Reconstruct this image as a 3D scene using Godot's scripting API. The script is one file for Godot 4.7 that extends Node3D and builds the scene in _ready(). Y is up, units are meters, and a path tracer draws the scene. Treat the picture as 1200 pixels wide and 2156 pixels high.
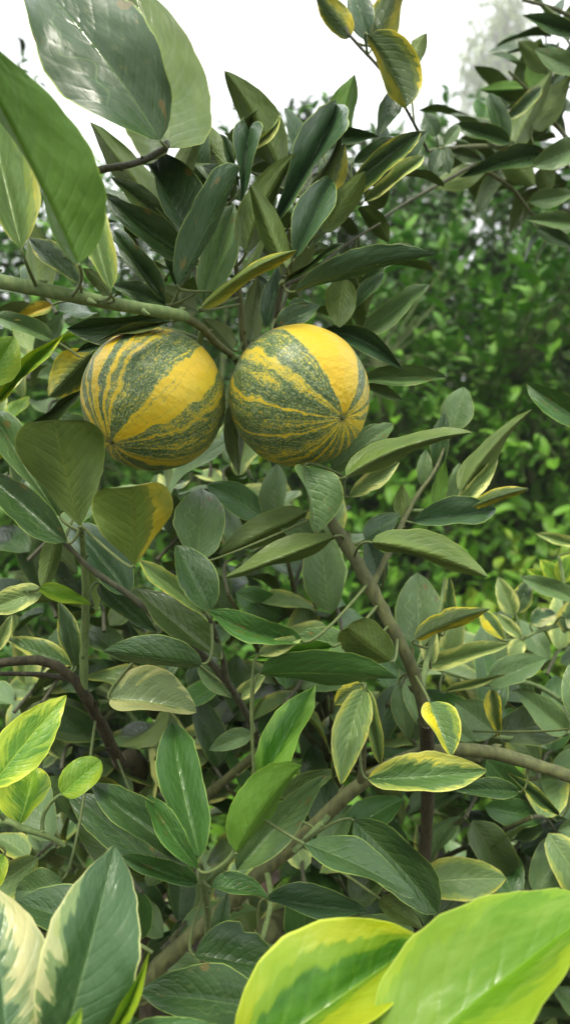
extends Node3D
# Two striped green-and-yellow citrus fruits on a twig among variegated citrus foliage, under an overcast sky.

const EYE := 1.35          # height of the lens above the ground
const HALF := 0.69         # tangent of half the vertical field of view
const K := 2.0 * HALF / 2156.0
var rng := RandomNumberGenerator.new()
var noise := FastNoiseLite.new()
var M := {}                # materials
var twigs := {}            # thing -> sampled points of its twigs, where leaf stalks join

# ---------------------------------------------------------------- bookkeeping
func at(x: float, y: float, d: float) -> Vector3:
	return Vector3((x - 600.0) * K * d, EYE + (1078.0 - y) * K * d, -d)

func thing(called: String, label: String, category: String, where: Vector3, group := "") -> Node3D:
	var o := Node3D.new()
	o.name = called
	add_child(o, true)
	o.position = where
	o.set_meta("label", label)
	o.set_meta("category", category)
	if group != "":
		o.set_meta("group", group)
	twigs[o] = PackedVector3Array()
	return o

func obj(called: String, mesh: Mesh, parent: Node3D, where := Vector3.ZERO) -> MeshInstance3D:
	var o := MeshInstance3D.new()
	o.name = called
	o.mesh = mesh
	parent.add_child(o, true)
	o.position = where - (parent.position if parent != self else Vector3.ZERO)
	return o

# ---------------------------------------------------------------- textures
func sm(a: float, b: float, x: float) -> float:
	return smoothstep(a, b, x)

func mixc(a: Color, b: Color, t: float) -> Color:
	return a.lerp(b, clampf(t, 0.0, 1.0))

# p: base, dark, vein, margin, band, mid (colours); tl, tr = where the pale band begins on each half (2 = none); jag, mw, mottle, spot
func leaf_texture(p: Dictionary, k: int, w := 176, h := 352) -> ImageTexture:
	var im := Image.create(w, h, false, Image.FORMAT_RGB8)
	var base: Color = p.base
	var dark: Color = p.get("dark", base.darkened(0.25))
	var vein: Color = p.get("vein", base.lightened(0.2))
	var margin: Color = p.get("margin", vein)
	var band: Color = p.get("band", margin)
	var mid: Color = p.get("mid", base.lerp(band, 0.35))
	var tl: float = p.get("tl", 2.0)
	var tr: float = p.get("tr", 2.0)
	var jag: float = p.get("jag", 0.16)
	var mw: float = p.get("mw", 0.03)
	var mot: float = p.get("mottle", 0.5)
	var vs: float = p.get("veins", 0.2)
	var spot: float = p.get("spot", 0.0)
	var o := k * 37.0
	for y in h:
		var u := (y + 0.5) / h
		for x in w:
			var s := (x + 0.5) / w * 2.0 - 1.0
			var a := absf(s)
			var side := 0.0 if s < 0.0 else 50.0
			var ph := (u - 0.20 * a - 0.06 * a * a) * 11.0 + side * 0.37 + 0.75 * noise.get_noise_2d(u * 75.0 + side, o) + 0.25 * noise.get_noise_2d(u * 60.0 + side, a * 50.0 + o)
			var n1 := noise.get_noise_3d(u * 90.0, s * 45.0, o)
			var n2 := noise.get_noise_3d(u * 420.0, s * 210.0, o + 9.0)
			var c := mixc(base, dark, 0.5 + mot * (1.5 * n1 + 0.7 * n2))
			var d := absf(ph - roundf(ph))
			c = mixc(c, vein, vs * exp(-d * d * 160.0) * (1.0 - 0.75 * a))
			# variegation: long jagged streaks between the side veins
			var t := tl if s < 0.0 else tr
			if t < 1.5:
				var st := noise.get_noise_2d(ph * 26.0, o + side) + 0.35 * noise.get_noise_2d(ph * 80.0, o + side + a * 40.0)
				var e := a - t + jag * 1.5 * st - 0.3 * jag * sin(u * 9.0 + o) + jag * 1.2 * noise.get_noise_3d(u * 130.0, s * 30.0, o + 3.0)
				c = mixc(c, mid, sm(-0.24, -0.16, e) * 0.8)
				var e2 := e + jag * 0.8 * noise.get_noise_2d(ph * 60.0 + 31.0, o - side)
				c = mixc(c, mixc(band, mid, maxf(0.0, 0.25 + 1.3 * n1)), sm(-0.03, 0.03, e2))
			var edge := a + 0.5 * mw * noise.get_noise_2d(u * 300.0, o + side)
			c = mixc(c, margin, sm(1.0 - 1.6 * mw, 1.0 - 0.6 * mw, edge) * 0.9)
			c = mixc(c, vein, exp(-pow(a / 0.035, 2.0)) * (0.9 - 0.35 * u))
			if spot > 0.0:
				var q := noise.get_noise_3d(u * 700.0, s * 360.0, o + 77.0)
				c = mixc(c, p.get("spotc", Color(0.5, 0.45, 0.3)), spot * sm(0.42, 0.55, q))
			if p.has("worn"):
				# brown blotches, a dry tip and the pale winding track of a leaf miner
				var bl := noise.get_noise_3d(u * 190.0, s * 80.0, o + 55.0)
				c = mixc(c, Color(0.40, 0.33, 0.17), sm(0.44, 0.54, bl) * 0.8)
				c = mixc(c, Color(0.45, 0.37, 0.20), sm(0.955, 0.975, u + 0.03 * n2))
				var way := s - 0.42 * signf(p.worn) - 0.16 * sin(u * 21.0) - 0.10 * sin(u * 47.0 + 1.0)
				c = mixc(c, vein.lightened(0.15), exp(-pow(way / 0.022, 2.0)) * sm(0.2, 0.26, u) * (1.0 - sm(0.62, 0.66, u)) * 0.55)
			im.set_pixel(x, y, Color(c.r * p.get("gain", 1.08) * (0.955 if c.g > c.r * 1.06 else 0.95), c.g * p.get("gain", 1.08) * 1.01, c.b * (0.84 if c.g > c.r else 0.95)))
	return ImageTexture.create_from_image(im)

func vein_relief(w := 192, h := 384) -> ImageTexture:
	var im := Image.create(w, h, false, Image.FORMAT_RGB8)
	for y in h:
		var u := (y + 0.5) / h
		for x in w:
			var s := (x + 0.5) / w * 2.0 - 1.0
			var a := absf(s)
			var side := 0.0 if s < 0.0 else 50.0
			var ph := (u - 0.20 * a - 0.06 * a * a) * 11.0 + side * 0.37 + 0.75 * noise.get_noise_2d(u * 75.0 + side, 5.0) + 0.25 * noise.get_noise_2d(u * 60.0 + side, a * 50.0 + 5.0)
			var d := absf(ph - roundf(ph))
			var g := 0.55 - 0.20 * exp(-d * d * 60.0) * (1.0 - 0.7 * a) + 0.30 * noise.get_noise_3d(u * 150.0, s * 80.0, 3.0) + 0.12 * noise.get_noise_3d(u * 700.0, s * 380.0, 8.0)
			g -= 0.3 * exp(-pow(a / 0.05, 2.0))
			im.set_pixel(x, y, Color(g, g, g))
	return ImageTexture.create_from_image(im)

func leaf_material(p: Dictionary, k: int, relief: Texture2D, rough := 0.42, glow := 0.5, size := 176) -> StandardMaterial3D:
	var m := StandardMaterial3D.new()
	m.albedo_texture = leaf_texture(p, k, size, size * 2)
	m.roughness = minf(1.0, rough * 1.8)
	m.roughness_texture = relief
	m.metallic_specular = 0.45
	m.texture_repeat = false
	m.heightmap_enabled = true
	m.heightmap_texture = relief
	m.heightmap_scale = p.get("relief", 0.085)
	m.backlight_enabled = glow > 0.0
	m.backlight = Color(glow, glow, glow)
	return m

func bark(a: Color, b: Color, scale: float, relief: float) -> StandardMaterial3D:
	var m := StandardMaterial3D.new()
	var f := FastNoiseLite.new()
	f.seed = 11
	f.frequency = 0.02
	f.fractal_octaves = 5
	var t := NoiseTexture2D.new()
	t.width = 256
	t.height = 256
	t.seamless = true
	t.noise = f
	var g := Gradient.new()
	g.set_color(0, a)
	g.set_color(1, b)
	g.set_offset(0, 0.25)
	g.set_offset(1, 0.75)
	t.color_ramp = g
	m.albedo_texture = t
	var t2 := NoiseTexture2D.new()
	t2.width = 256
	t2.height = 256
	t2.seamless = true
	t2.noise = f
	m.heightmap_enabled = true
	m.heightmap_texture = t2
	m.heightmap_scale = relief
	m.uv1_triplanar = true
	m.uv1_scale = Vector3(scale, scale * 0.4, scale)
	m.roughness = 0.75
	return m

# stripes run from stem to blossom end: [longitude, half width, strength] in degrees
func peel_texture(stripes: Array, k: int, speck: float, plain: Vector2) -> ImageTexture:
	var w := 1152
	var h := 576
	var im := Image.create(w, h, false, Image.FORMAT_RGB8)
	var yellow := Color(0.75, 0.67, 0.18)
	var orange := Color(0.77, 0.65, 0.12)
	var pale := Color(0.60, 0.59, 0.27)
	var green := Color(0.345, 0.425, 0.24)
	var deep := Color(0.24, 0.325, 0.19)
	for y in h:
		var lat := (y + 0.5) / h * PI
		var r := sin(lat)
		for x in w:
			var lon := (x + 0.5) / w * TAU - PI
			var p := Vector3(sin(lon) * r, cos(lat), cos(lon) * r) * 100.0
			var n1 := noise.get_noise_3d(p.x * 0.5 + k * 91.0, p.y * 0.35, p.z * 0.5)
			var n2 := noise.get_noise_3d(p.x * 2.2, p.y * 1.3 + k * 31.0, p.z * 2.2)
			var n3 := noise.get_noise_3d(p.x * 17.0, p.y * 13.0, p.z * 17.0 + k * 17.0)
			var n4 := noise.get_noise_3d(p.x * 8.0 + 40.0, p.y * 5.0, p.z * 8.0)
			var deg := rad_to_deg(lon) + 6.0 * n1 + 4.0 * n2
			var g := 0.0
			for q in stripes:
				var dd := absf(wrapf(deg - q[0], -180.0, 180.0))
				g = maxf(g, q[2] * (1.0 - sm(q[1] * 0.72, q[1] * 1.2 + 1.2, dd)))
			# hairline streaks that follow the meridians, at two widths
			var fine := noise.get_noise_2d(deg * 8.0, k * 50.0 + lat * 14.0)
			var hair := noise.get_noise_2d(deg * 20.0 + 300.0, k * 90.0 + lat * 34.0)
			g *= (0.93 + 0.5 * n1 + 0.4 * n2) * (1.0 - 0.45 * sm(PI - 0.42, PI - 0.12, lat) * (0.5 + 0.5 * signf(fine)))
			g += (0.42 * fine + 0.25 * hair) * (0.6 + 0.5 * g)
			var inplain := sm(-4.0, 3.0, minf(deg - plain.x, plain.y - deg))
			g *= 1.0 - inplain
			var grain := speck * (0.75 * n3 + 0.5 * n4 + 0.45 * hair)
			var f := g + grain * (0.3 + 1.2 * g) * (1.0 - inplain)
			f += 0.30 * speck * sm(0.30, 0.5, n3) * (1.0 - inplain) * sm(-0.2, 0.2, n2)
			var c := mixc(yellow, orange, 0.5 + n1 * 1.2 + 0.5 * inplain)
			c = mixc(c, pale, sm(0.09, 0.34, f) * 0.85)
			c = mixc(c, green, sm(0.34, 0.60, f))
			c = mixc(c, deep, sm(0.66, 1.25, f))
			# whitish flecks of cork between the oil glands inside the green
			c = mixc(c, Color(0.55, 0.58, 0.40), sm(0.12, 0.42, n4 - 0.5 * n3) * sm(0.3, 0.6, g) * 0.7)
			var pole := sm(PI - 0.11, PI - 0.04, lat)
			c = mixc(c, Color(0.30, 0.34, 0.14), pole * 0.5)
			im.set_pixel(x, y, c)
	return ImageTexture.create_from_image(im)

func pore_relief() -> NoiseTexture2D:
	var f := FastNoiseLite.new()
	f.noise_type = FastNoiseLite.TYPE_CELLULAR
	f.cellular_return_type = FastNoiseLite.RETURN_DISTANCE
	f.frequency = 0.055
	f.seed = 4
	var t := NoiseTexture2D.new()
	t.width = 512
	t.height = 512
	t.seamless = true
	t.noise = f
	return t

# ---------------------------------------------------------------- shapes
func smooth(pts: Array, rad: Array, n := 6) -> Array:
	var out := []
	var rr := []
	for i in pts.size() - 1:
		var p0: Vector3 = pts[maxi(i - 1, 0)]
		var p1: Vector3 = pts[i]
		var p2: Vector3 = pts[i + 1]
		var p3: Vector3 = pts[mini(i + 2, pts.size() - 1)]
		for j in n:
			var t := float(j) / n
			out.append(p1.cubic_interpolate(p2, p0, p3, t))
			rr.append(lerpf(rad[i], rad[i + 1], t))
	out.append(pts[-1])
	rr.append(rad[-1])
	return [out, rr]

func add_tube(st: SurfaceTool, pts: Array, rad: Array, o: Vector3, sides := 8, knobs := 0.0, cap := true) -> void:
	var side := Vector3.UP.cross((pts[1] - pts[0]).normalized())
	if side.length() < 0.1:
		side = Vector3.RIGHT
	side = side.normalized()
	var rings := []
	for i in pts.size():
		var t: Vector3 = (pts[mini(i + 1, pts.size() - 1)] - pts[maxi(i - 1, 0)]).normalized()
		side = (side - t * side.dot(t)).normalized()
		var up := t.cross(side)
		var ring := []
		for j in sides:
			var an := TAU * j / sides
			var d := side * cos(an) + up * sin(an)
			var r: float = rad[i] * (1.0 + knobs * noise.get_noise_3d(pts[i].x * 4000.0 + d.x * 40.0, pts[i].y * 4000.0 + d.y * 40.0, pts[i].z * 4000.0))
			ring.append([pts[i] + d * r - o, d])
		rings.append(ring)
	for i in pts.size() - 1:
		for j in sides:
			var k := (j + 1) % sides
			for v in [rings[i][j], rings[i + 1][j], rings[i][k], rings[i][k], rings[i + 1][j], rings[i + 1][k]]:
				st.set_normal(v[1])
				st.set_uv(Vector2.ZERO)
				st.add_vertex(v[0])
	if cap:
		for e in [0, pts.size() - 1]:
			var t: Vector3 = (pts[1] - pts[0]).normalized() * -1.0 if e == 0 else (pts[-1] - pts[-2]).normalized()
			for j in sides:
				var k := (j + 1) % sides
				var tri := [pts[e] - o + t * rad[e] * 0.4, rings[e][j][0], rings[e][k][0]]
				if e != 0:
					tri = [tri[0], tri[2], tri[1]]
				for v in tri:
					st.set_normal(t)
					st.set_uv(Vector2.ZERO)
					st.add_vertex(v)

# a branch from traced points [x, y, depth, radius in mm]
func branch(t: Node3D, called: String, mat: Material, traced: Array, knobs := 0.25, parent: Node3D = null) -> MeshInstance3D:
	var pts := []
	var rad := []
	for q in traced:
		pts.append(at(q[0], q[1], q[2]))
		rad.append(q[3] * 0.001)
	return limb(t, called, mat, pts, rad, knobs, parent)

func limb(t: Node3D, called: String, mat: Material, pts: Array, rad: Array, knobs := 0.25, parent: Node3D = null) -> MeshInstance3D:
	var s := smooth(pts, rad)
	var st := SurfaceTool.new()
	st.begin(Mesh.PRIMITIVE_TRIANGLES)
	add_tube(st, s[0], s[1], pts[0], 9, knobs)
	if rad[0] < 0.01 and rad[0] > 0.0011:
		var run := 0.0
		for i in range(1, s[0].size() - 1):
			run += s[0][i].distance_to(s[0][i - 1])
			if run > 0.022:
				run = 0.0
				var t1: Vector3 = (s[0][i + 1] - s[0][i]).normalized()
				var off := Vector3(sin(i * 2.4), cos(i * 2.4 + 0.6), sin(i * 5.1))
				off = (off - t1 * off.dot(t1)).normalized()
				var q: Vector3 = s[0][i] + off * s[1][i] * 0.7
				add_tube(st, [q, q + (off + t1 * 0.8) * s[1][i] * 0.45, q + (off + t1 * 1.3) * s[1][i] * 0.8], [s[1][i] * 0.6, s[1][i] * 0.42, s[1][i] * 0.12], pts[0], 6, 0.0)
	var m := st.commit()
	m.surface_set_material(0, mat)
	var tw: PackedVector3Array = twigs[t]
	for p in s[0]:
		tw.append(p)
	twigs[t] = tw
	return obj(called, m, t, pts[0])

func profile(u: float, a: float, b: float) -> float:
	var top := a / (a + b)
	return pow(u, a) * pow(1.0 - u, b) / (pow(top, a) * pow(1.0 - top, b))

# one leaf as a closed shell: midrib b(u), a direction for each half, each with its own width
# spec: p0, p1, p2 (midrib), dl, dr (directions of the halves), wl, wr, up (top side), cup, wave, seed, top, under, stalk
func leaf_mesh(sp: Dictionary, nu := 16, nv := 5) -> ArrayMesh:
	var mesh := ArrayMesh.new()
	var p0: Vector3 = sp.p0
	var p1: Vector3 = sp.p1
	var p2: Vector3 = sp.p2
	var ex: float = sp.get("ea", 0.62)
	var ey: float = sp.get("eb", 0.78)
	var seedf: float = sp.get("seed", 0.0)
	var wave: float = sp.get("wave", 0.08)
	var cup: float = sp.get("cup", 0.1)
	var twist: float = sp.get("twist", 0.0)
	var grid := []
	var len := p0.distance_to(p2)
	for i in nu + 1:
		var u := float(i) / nu
		u = u * u * (3.0 - 2.0 * u) * 0.45 + u * 0.55
		var b: Vector3 = p0.lerp(p1, u).lerp(p1.lerp(p2, u), u) - sp.up * (len * sp.get("recurve", 0.0) * pow(u, 4.0))
		var tan := (p1 - p0).lerp(p2 - p1, u).normalized()
		var f := profile(clampf(u, 0.0005, 0.9995), ex, ey)
		if i == 0 or i == nu:
			f = 0.0
		f *= 1.0 + 0.035 * noise.get_noise_2d(u * 200.0, seedf * 13.0)
		var row := []
		for j in range(-nv, nv + 1):
			var q := float(j) / nv
			var bite: Array = sp.get("bite", [0.0, 0, 0.0])
			var gone: float = 1.0 - (bite[2] * exp(-pow((u - bite[0]) / 0.045, 2.0)) if signi(j) == bite[1] else 0.0)
			var d: Vector3 = (sp.dl if j < 0 else sp.dr).normalized()
			d = d.rotated(tan, twist * (u - 0.3))
			d = (d - tan * d.dot(tan)).normalized()
			var w: float = sp.wl if j < 0 else sp.wr
			var nrm := d.cross(tan) if j < 0 else tan.cross(d)
			if nrm.dot(sp.up) < 0.0:
				nrm = -nrm
			var a := absf(q)
			# forward sweep towards the tip gives the margin its shape
			var rim := 0.012 * len * noise.get_noise_2d(u * 330.0 + 40.0 * signf(q), seedf * 7.0) * a * a
			var p: Vector3 = b + d * (w * f * a * gone + rim)
			var z := cup * w * f * a * (1.0 - a) * 2.0 + wave * w * a * a * sin(u * 7.5 + seedf * 3.1 + (1.7 if j < 0 else 0.0)) * minf(1.0, f * 1.3)
			z += 0.02 * len * noise.get_noise_3d(u * 130.0, q * 60.0, seedf * 21.0) * minf(1.0, 3.0 * a) * f
			p += nrm * z
			row.append(p)
		grid.append(row)
	var cols := 2 * nv
	var normals := []
	for i in nu + 1:
		var row := []
		for j in cols + 1:
			var du: Vector3 = grid[mini(i + 1, nu)][j] - grid[maxi(i - 1, 0)][j]
			if i == 0:
				du = p1 - p0
			if i == nu:
				du = p2 - p1
			var ii := clampi(i, 1, nu - 1)
			var dv: Vector3 = grid[ii][mini(j + 1, cols)] - grid[ii][maxi(j - 1, 0)]
			row.append(dv.cross(du).normalized())
		normals.append(row)
	var facing := 0.0
	for i in range(1, nu):
		facing += normals[i][nv].dot(sp.up)
	var flip := facing < 0.0
	if flip:
		for i in nu + 1:
			for j in cols + 1:
				normals[i][j] = -normals[i][j]
	var org: Vector3 = sp.get("origin", p0)
	var thick := 0.00022
	for face in 2:
		var st := SurfaceTool.new()
		st.begin(Mesh.PRIMITIVE_TRIANGLES)
		var sg := 1.0 if face == 0 else -1.0
		for i in nu + 1:
			for j in cols + 1:
				var rim := 0.0 if (j == 0 or j == cols or i == 0 or i == nu) else 1.0
				st.set_normal(normals[i][j] * sg)
				st.set_uv(Vector2(0.5 + 0.5 * float(j - nv) / nv, float(i) / nu))
				st.add_vertex(grid[i][j] + normals[i][j] * sg * thick * rim - org)
		for i in nu:
			for j in cols:
				var a := i * (cols + 1) + j
				var b := a + 1
				var c := a + cols + 1
				var d := c + 1
				var order := [a, c, b, b, c, d]
				if (face == 0) == flip:
					order = [a, b, c, b, d, c]
				for v in order:
					st.add_index(v)
		st.commit(mesh)
		mesh.surface_set_material(face, sp.top if face == 0 else sp.under)
	if sp.has("stalk"):
		var st := SurfaceTool.new()
		st.begin(Mesh.PRIMITIVE_TRIANGLES)
		var rr := []
		for i in sp.stalk.size():
			rr.append(lerpf(0.0007, 0.0009, float(i) / (sp.stalk.size() - 1)))
		add_tube(st, sp.stalk, rr, org, 6, 0.0)
		st.commit(mesh)
		mesh.surface_set_material(2, M.stalk)
	return mesh

# a traced leaf: base and tip as sighted, visible half widths left and right of the midrib (looking from base to tip),
# depth of the base, how much farther the tip is, sideways bow of the midrib; flags: u = underside towards us, f / g = left / right half turned the other way,
# r = rounder, s = no tilt, w = wavier, n = short stalk only
func lf(t: Node3D, kind: String, bx: float, by: float, tx: float, ty: float, wl: float, wr: float, d: float, dd := 99.0, bow := 0.0, flags := "") -> MeshInstance3D:
	var under := flags.contains("u")
	var sgn := -1.0 if under else 1.0
	var pix := Vector2(tx - bx, ty - by)
	if dd > 90.0:
		dd = -0.22 * pix.y * K * d * sgn
	var p0 := at(bx, by, d)
	var p2 := at(tx, ty, d + dd)
	var left := Vector2(pix.y, -pix.x).normalized()
	var mx := (bx + tx) * 0.5 + left.x * bow * 2.0
	var my := (by + ty) * 0.5 + left.y * bow * 2.0
	var L := p0.distance_to(p2)
	var p1 := at(mx, my, d + dd * 0.5)
	var tan := (p2 - p0).normalized()
	var mid := (p0 + p2) * 0.5
	var view := (mid - Vector3(0, EYE, 0)).normalized()
	var s := tan.cross(view).normalized()
	if s.dot(Vector3(left.x, -left.y, 0.0)) > 0.0:
		s = -s                                   # s points to the right of the midrib
	var c := (-view + tan * tan.dot(view)).normalized()    # towards the lens
	var m := K * (d + dd * 0.5)
	rng.seed = hash("%s %d %d %d" % [kind, bx, by, ty])
	p1 += c * sgn * L * rng.randf_range(0.02, 0.11)
	if bow == 0.0:
		p1 += s * L * rng.randf_range(-0.05, 0.05)
	var W := maxf((0.14 if flags.contains("t") else 0.215) * L, maxf(absf(wl), absf(wr)) * m / (1.0 if flags.contains("s") else cos(rng.randf_range(0.2, 0.5))))
	var aL := acos(clampf(wl * m / W, -1.0, 1.0)) * sgn
	var aR := acos(clampf(wr * m / W, -1.0, 1.0)) * sgn
	if flags.contains("f"):
		aL = -aL
	if flags.contains("g"):
		aR = -aR
	if not flags.contains("s"):
		var lift := 0.32 * sgn * -left.y         # lean the broad face to the sky (or its underside to the ground)
		aL -= lift * cos(aL)
		aR += lift * cos(aR)
	var dl := -s * cos(aL) + c * sin(aL)
	var dr := s * cos(aR) + c * sin(aR)
	var tops: Array = M[kind]
	var sp := {
		"p0": p0, "p1": p1, "p2": p2, "dl": dl, "dr": dr, "wl": W, "wr": W, "up": c * sgn, "seed": rng.randf() * 40.0,
		"wave": (0.2 if flags.contains("w") else 0.11) * rng.randf_range(0.7, 1.3), "cup": rng.randf_range(-0.02, 0.14), "twist": rng.randf_range(-0.15, 0.15),
		"ea": 0.5 if flags.contains("r") else rng.randf_range(0.54, 0.66), "eb": 0.56 if flags.contains("r") else rng.randf_range(0.76, 0.98),
		"bite": [rng.randf_range(0.3, 0.85), 1 if rng.randf() < 0.5 else -1, rng.randf_range(0.1, 0.3) if rng.randf() < 0.22 else 0.0], "recurve": 0.0 if L > 0.13 else rng.randf_range(-0.01, 0.10), "top": tops[2] if tops.size() > 2 and rng.randf() < 0.4 else tops[0], "under": tops[1],
	}
	if flags.contains("h"):
		sp.ea = 0.95
		sp.eb = 0.36
	# its left half must be the texture's left when the top is seen
	# stalk: from the base back to the nearest twig
	var best := p0 - tan * 0.02 - Vector3(0, 0.004, 0)
	var far := 0.11
	if not flags.contains("n"):
		for q in twigs[t]:
			var e: float = q.distance_to(p0)
			if e < far:
				far = e
				best = q
	var ctl := p0 - tan * minf(0.007, 0.4 * p0.distance_to(best))
	var stalk := []
	for i in 8:
		var u := i / 7.0
		stalk.append(p0.lerp(ctl, u).lerp(ctl.lerp(best, u), u))
	sp.stalk = stalk
	var L_px := pix.length()
	return obj("leaf", leaf_mesh(sp, 34 if L_px > 300.0 else 18, 8 if L_px > 300.0 else 5), t, p0)

# ---------------------------------------------------------------- free-standing plants
# a leaf of unit length along +Z, top side +Y, to be placed by a transform
func unit_leaf(kind: String, k: int, width := 0.24, nu := 8, nv := 2, stalk := true) -> ArrayMesh:
	var r := RandomNumberGenerator.new()
	r.seed = 100 + k
	var sp := {
		"p0": Vector3.ZERO, "p1": Vector3(r.randf_range(-0.06, 0.06), r.randf_range(0.06, 0.16), 0.5), "p2": Vector3(0, r.randf_range(-0.16, 0.05), 1.0),
		"dl": Vector3(-1, r.randf_range(0.15, 0.6), 0), "dr": Vector3(1, r.randf_range(0.15, 0.6), 0), "wl": width, "wr": width, "up": Vector3.UP, "seed": float(k) * 1.7,
		"wave": r.randf_range(0.1, 0.25), "cup": 0.06, "twist": r.randf_range(-0.5, 0.5), "top": M[kind][0], "under": M[kind][1],
	}
	return leaf_mesh(sp, nu, nv)

func frame(fwd: Vector3, up: Vector3, size: float, where: Vector3) -> Transform3D:
	var z := fwd.normalized()
	var x := up.cross(z)
	if x.length() < 0.05:
		x = Vector3.RIGHT.cross(z)
	x = x.normalized()
	return Transform3D(Basis(x, z.cross(x), z).scaled(Vector3.ONE * size), where)

func stuff(called: String, mesh: Mesh, list: Array, parent: Node3D) -> void:
	if list.is_empty():
		return
	var mm := MultiMesh.new()
	mm.transform_format = MultiMesh.TRANSFORM_3D
	mm.mesh = mesh
	mm.instance_count = list.size()
	for i in list.size():
		var tr: Transform3D = list[i]
		mm.set_instance_transform(i, Transform3D(tr.basis, tr.origin - parent.position))
	var o := MultiMeshInstance3D.new()
	o.name = called
	o.multimesh = mm
	parent.add_child(o, true)
	o.set_meta("kind", "stuff")

# a leafy shrub or tree: trunk, limbs, sprays of leaves; the sprays nearest to the lens get leaves of their own
func shrub(t: Node3D, where: Vector3, size: Vector3, low: float, sprays: int, per: int, leaf: float, meshes: Array, sd: int, own: int, open := 0.0, trunk_r := 0.03) -> void:
	var r := RandomNumberGenerator.new()
	r.seed = sd
	var centre := where + Vector3(0, low + size.y, 0)
	var fork := where + Vector3(r.randf_range(-0.1, 0.1), low + size.y * 0.35, r.randf_range(-0.1, 0.1))
	limb(t, "trunk", M.bark, [where - Vector3(0, 0.05, 0), where.lerp(fork, 0.5) + Vector3(r.randf_range(-0.04, 0.04), 0, 0), fork], [trunk_r * 1.15, trunk_r, trunk_r * 0.8])
	var ends := []
	for i in 9:
		var an := TAU * i / 9.0 + r.randf_range(-0.3, 0.3)
		var e := centre + Vector3(cos(an) * size.x, r.randf_range(-0.5, 0.8) * size.y, sin(an) * size.z) * 0.62
		limb(t, "limb", M.bark, [fork, fork.lerp(e, 0.5) + Vector3(0, 0.1 * size.y, 0), e], [trunk_r * 0.55, trunk_r * 0.35, trunk_r * 0.14])
		ends.append(e)
	var all := []
	var tw := SurfaceTool.new()
	tw.begin(Mesh.PRIMITIVE_TRIANGLES)
	for i in sprays:
		var v := Vector3(r.randfn(), r.randfn(), r.randfn()).normalized()
		v *= pow(r.randf(), 0.42)
		if noise.get_noise_3d(v.x * 70.0 + sd, v.y * 70.0, v.z * 70.0) < open - 0.1:
			continue
		var c := centre + v * size
		if c.y < where.y + 0.05:
			continue
		var near: Vector3 = ends[0]
		for e in ends:
			if e.distance_to(c) < near.distance_to(c):
				near = e
		var out := ((c - centre) / size + Vector3(0, 0.35, 0)).normalized()
		out = (out + Vector3(r.randfn(), r.randfn(), r.randfn()) * 0.35).normalized()
		var a := c - out * leaf * 1.6
		add_tube(tw, [near, near.lerp(a, 0.6) + Vector3(0, 0.03, 0), a, c + out * leaf * 0.8], [0.004, 0.0028, 0.002, 0.001], t.position, 4, 0.0, false)
		for j in per:
			var f := float(j) / per
			var p := a.lerp(c + out * leaf * 0.8, f)
			var an := j * 2.4 + r.randf() * 0.8
			var side := out.cross(Vector3(0.3, 1, 0.2)).normalized()
			var d := (out * (0.35 + 0.7 * f) + (side * cos(an) + out.cross(side) * sin(an)) * 0.9 + Vector3(0, -0.12, 0)).normalized()
			var up := (Vector3.UP * 0.9 + out * 0.5 + Vector3(r.randfn(), r.randfn(), r.randfn()) * 0.3).normalized()
			all.append([frame(d, up, leaf * r.randf_range(0.6, 1.15), p), r.randi() % meshes.size()])
	var tm := tw.commit()
	tm.surface_set_material(0, M.stalk)
	var tn := obj("twigs", tm, t, t.position)
	tn.set_meta("kind", "stuff")
	all.sort_custom(func(x, y): return x[0].origin.distance_squared_to(Vector3(0, EYE, 0)) < y[0].origin.distance_squared_to(Vector3(0, EYE, 0)))
	var rest := []
	for m in meshes:
		rest.append([])
	for i in all.size():
		if i < own:
			var o := MeshInstance3D.new()
			o.name = "leaf"
			o.mesh = meshes[all[i][1]]
			t.add_child(o, true)
			o.transform = Transform3D(all[i][0].basis, all[i][0].origin - t.position)
		else:
			rest[all[i][1]].append(all[i][0])
	for i in meshes.size():
		stuff("foliage", meshes[i], rest[i], t)

# untraced leaves that fill a plant behind the traced ones: a twig in sighted points with leaves along it
func spray(t: Node3D, x: float, y: float, d: float, dx: float, dy: float, dd: float, n: int, kinds: Array, len_px: float, sd: int) -> void:
	var r := RandomNumberGenerator.new()
	r.seed = sd
	var a := at(x, y, d)
	var b := at(x + dx, y + dy, d + dd)
	limb(t, "twig", M.twigdark, [a, a.lerp(b, 0.5) + Vector3(r.randf_range(-0.01, 0.01), 0.008, 0), b], [0.0016, 0.0013, 0.0008], 0.1)
	var out := (b - a).normalized()
	var L := len_px * K * d
	for i in n:
		var f := (i + 0.6) / n
		var p := a.lerp(b, f)
		var an := i * 2.4 + r.randf() * 0.7
		var side := out.cross(Vector3(0.2, 0.3, 1)).normalized()
		var dir := (out * (0.4 + 0.8 * f) + (side * cos(an) + out.cross(side) * sin(an)) + Vector3(0, -0.1, 0)).normalized()
		var up := (Vector3(0, 0.8, 0.35) + Vector3(r.randfn(), r.randfn(), r.randfn()) * 0.35).normalized()
		var o := MeshInstance3D.new()
		o.name = "leaf"
		var ms: Array = M.unit[kinds[r.randi() % kinds.size()]]
		o.mesh = ms[r.randi() % ms.size()]
		t.add_child(o, true)
		var tr := frame(dir, up, L * r.randf_range(0.7, 1.15), p + dir * 0.006)
		o.transform = Transform3D(tr.basis, tr.origin - t.position)

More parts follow.
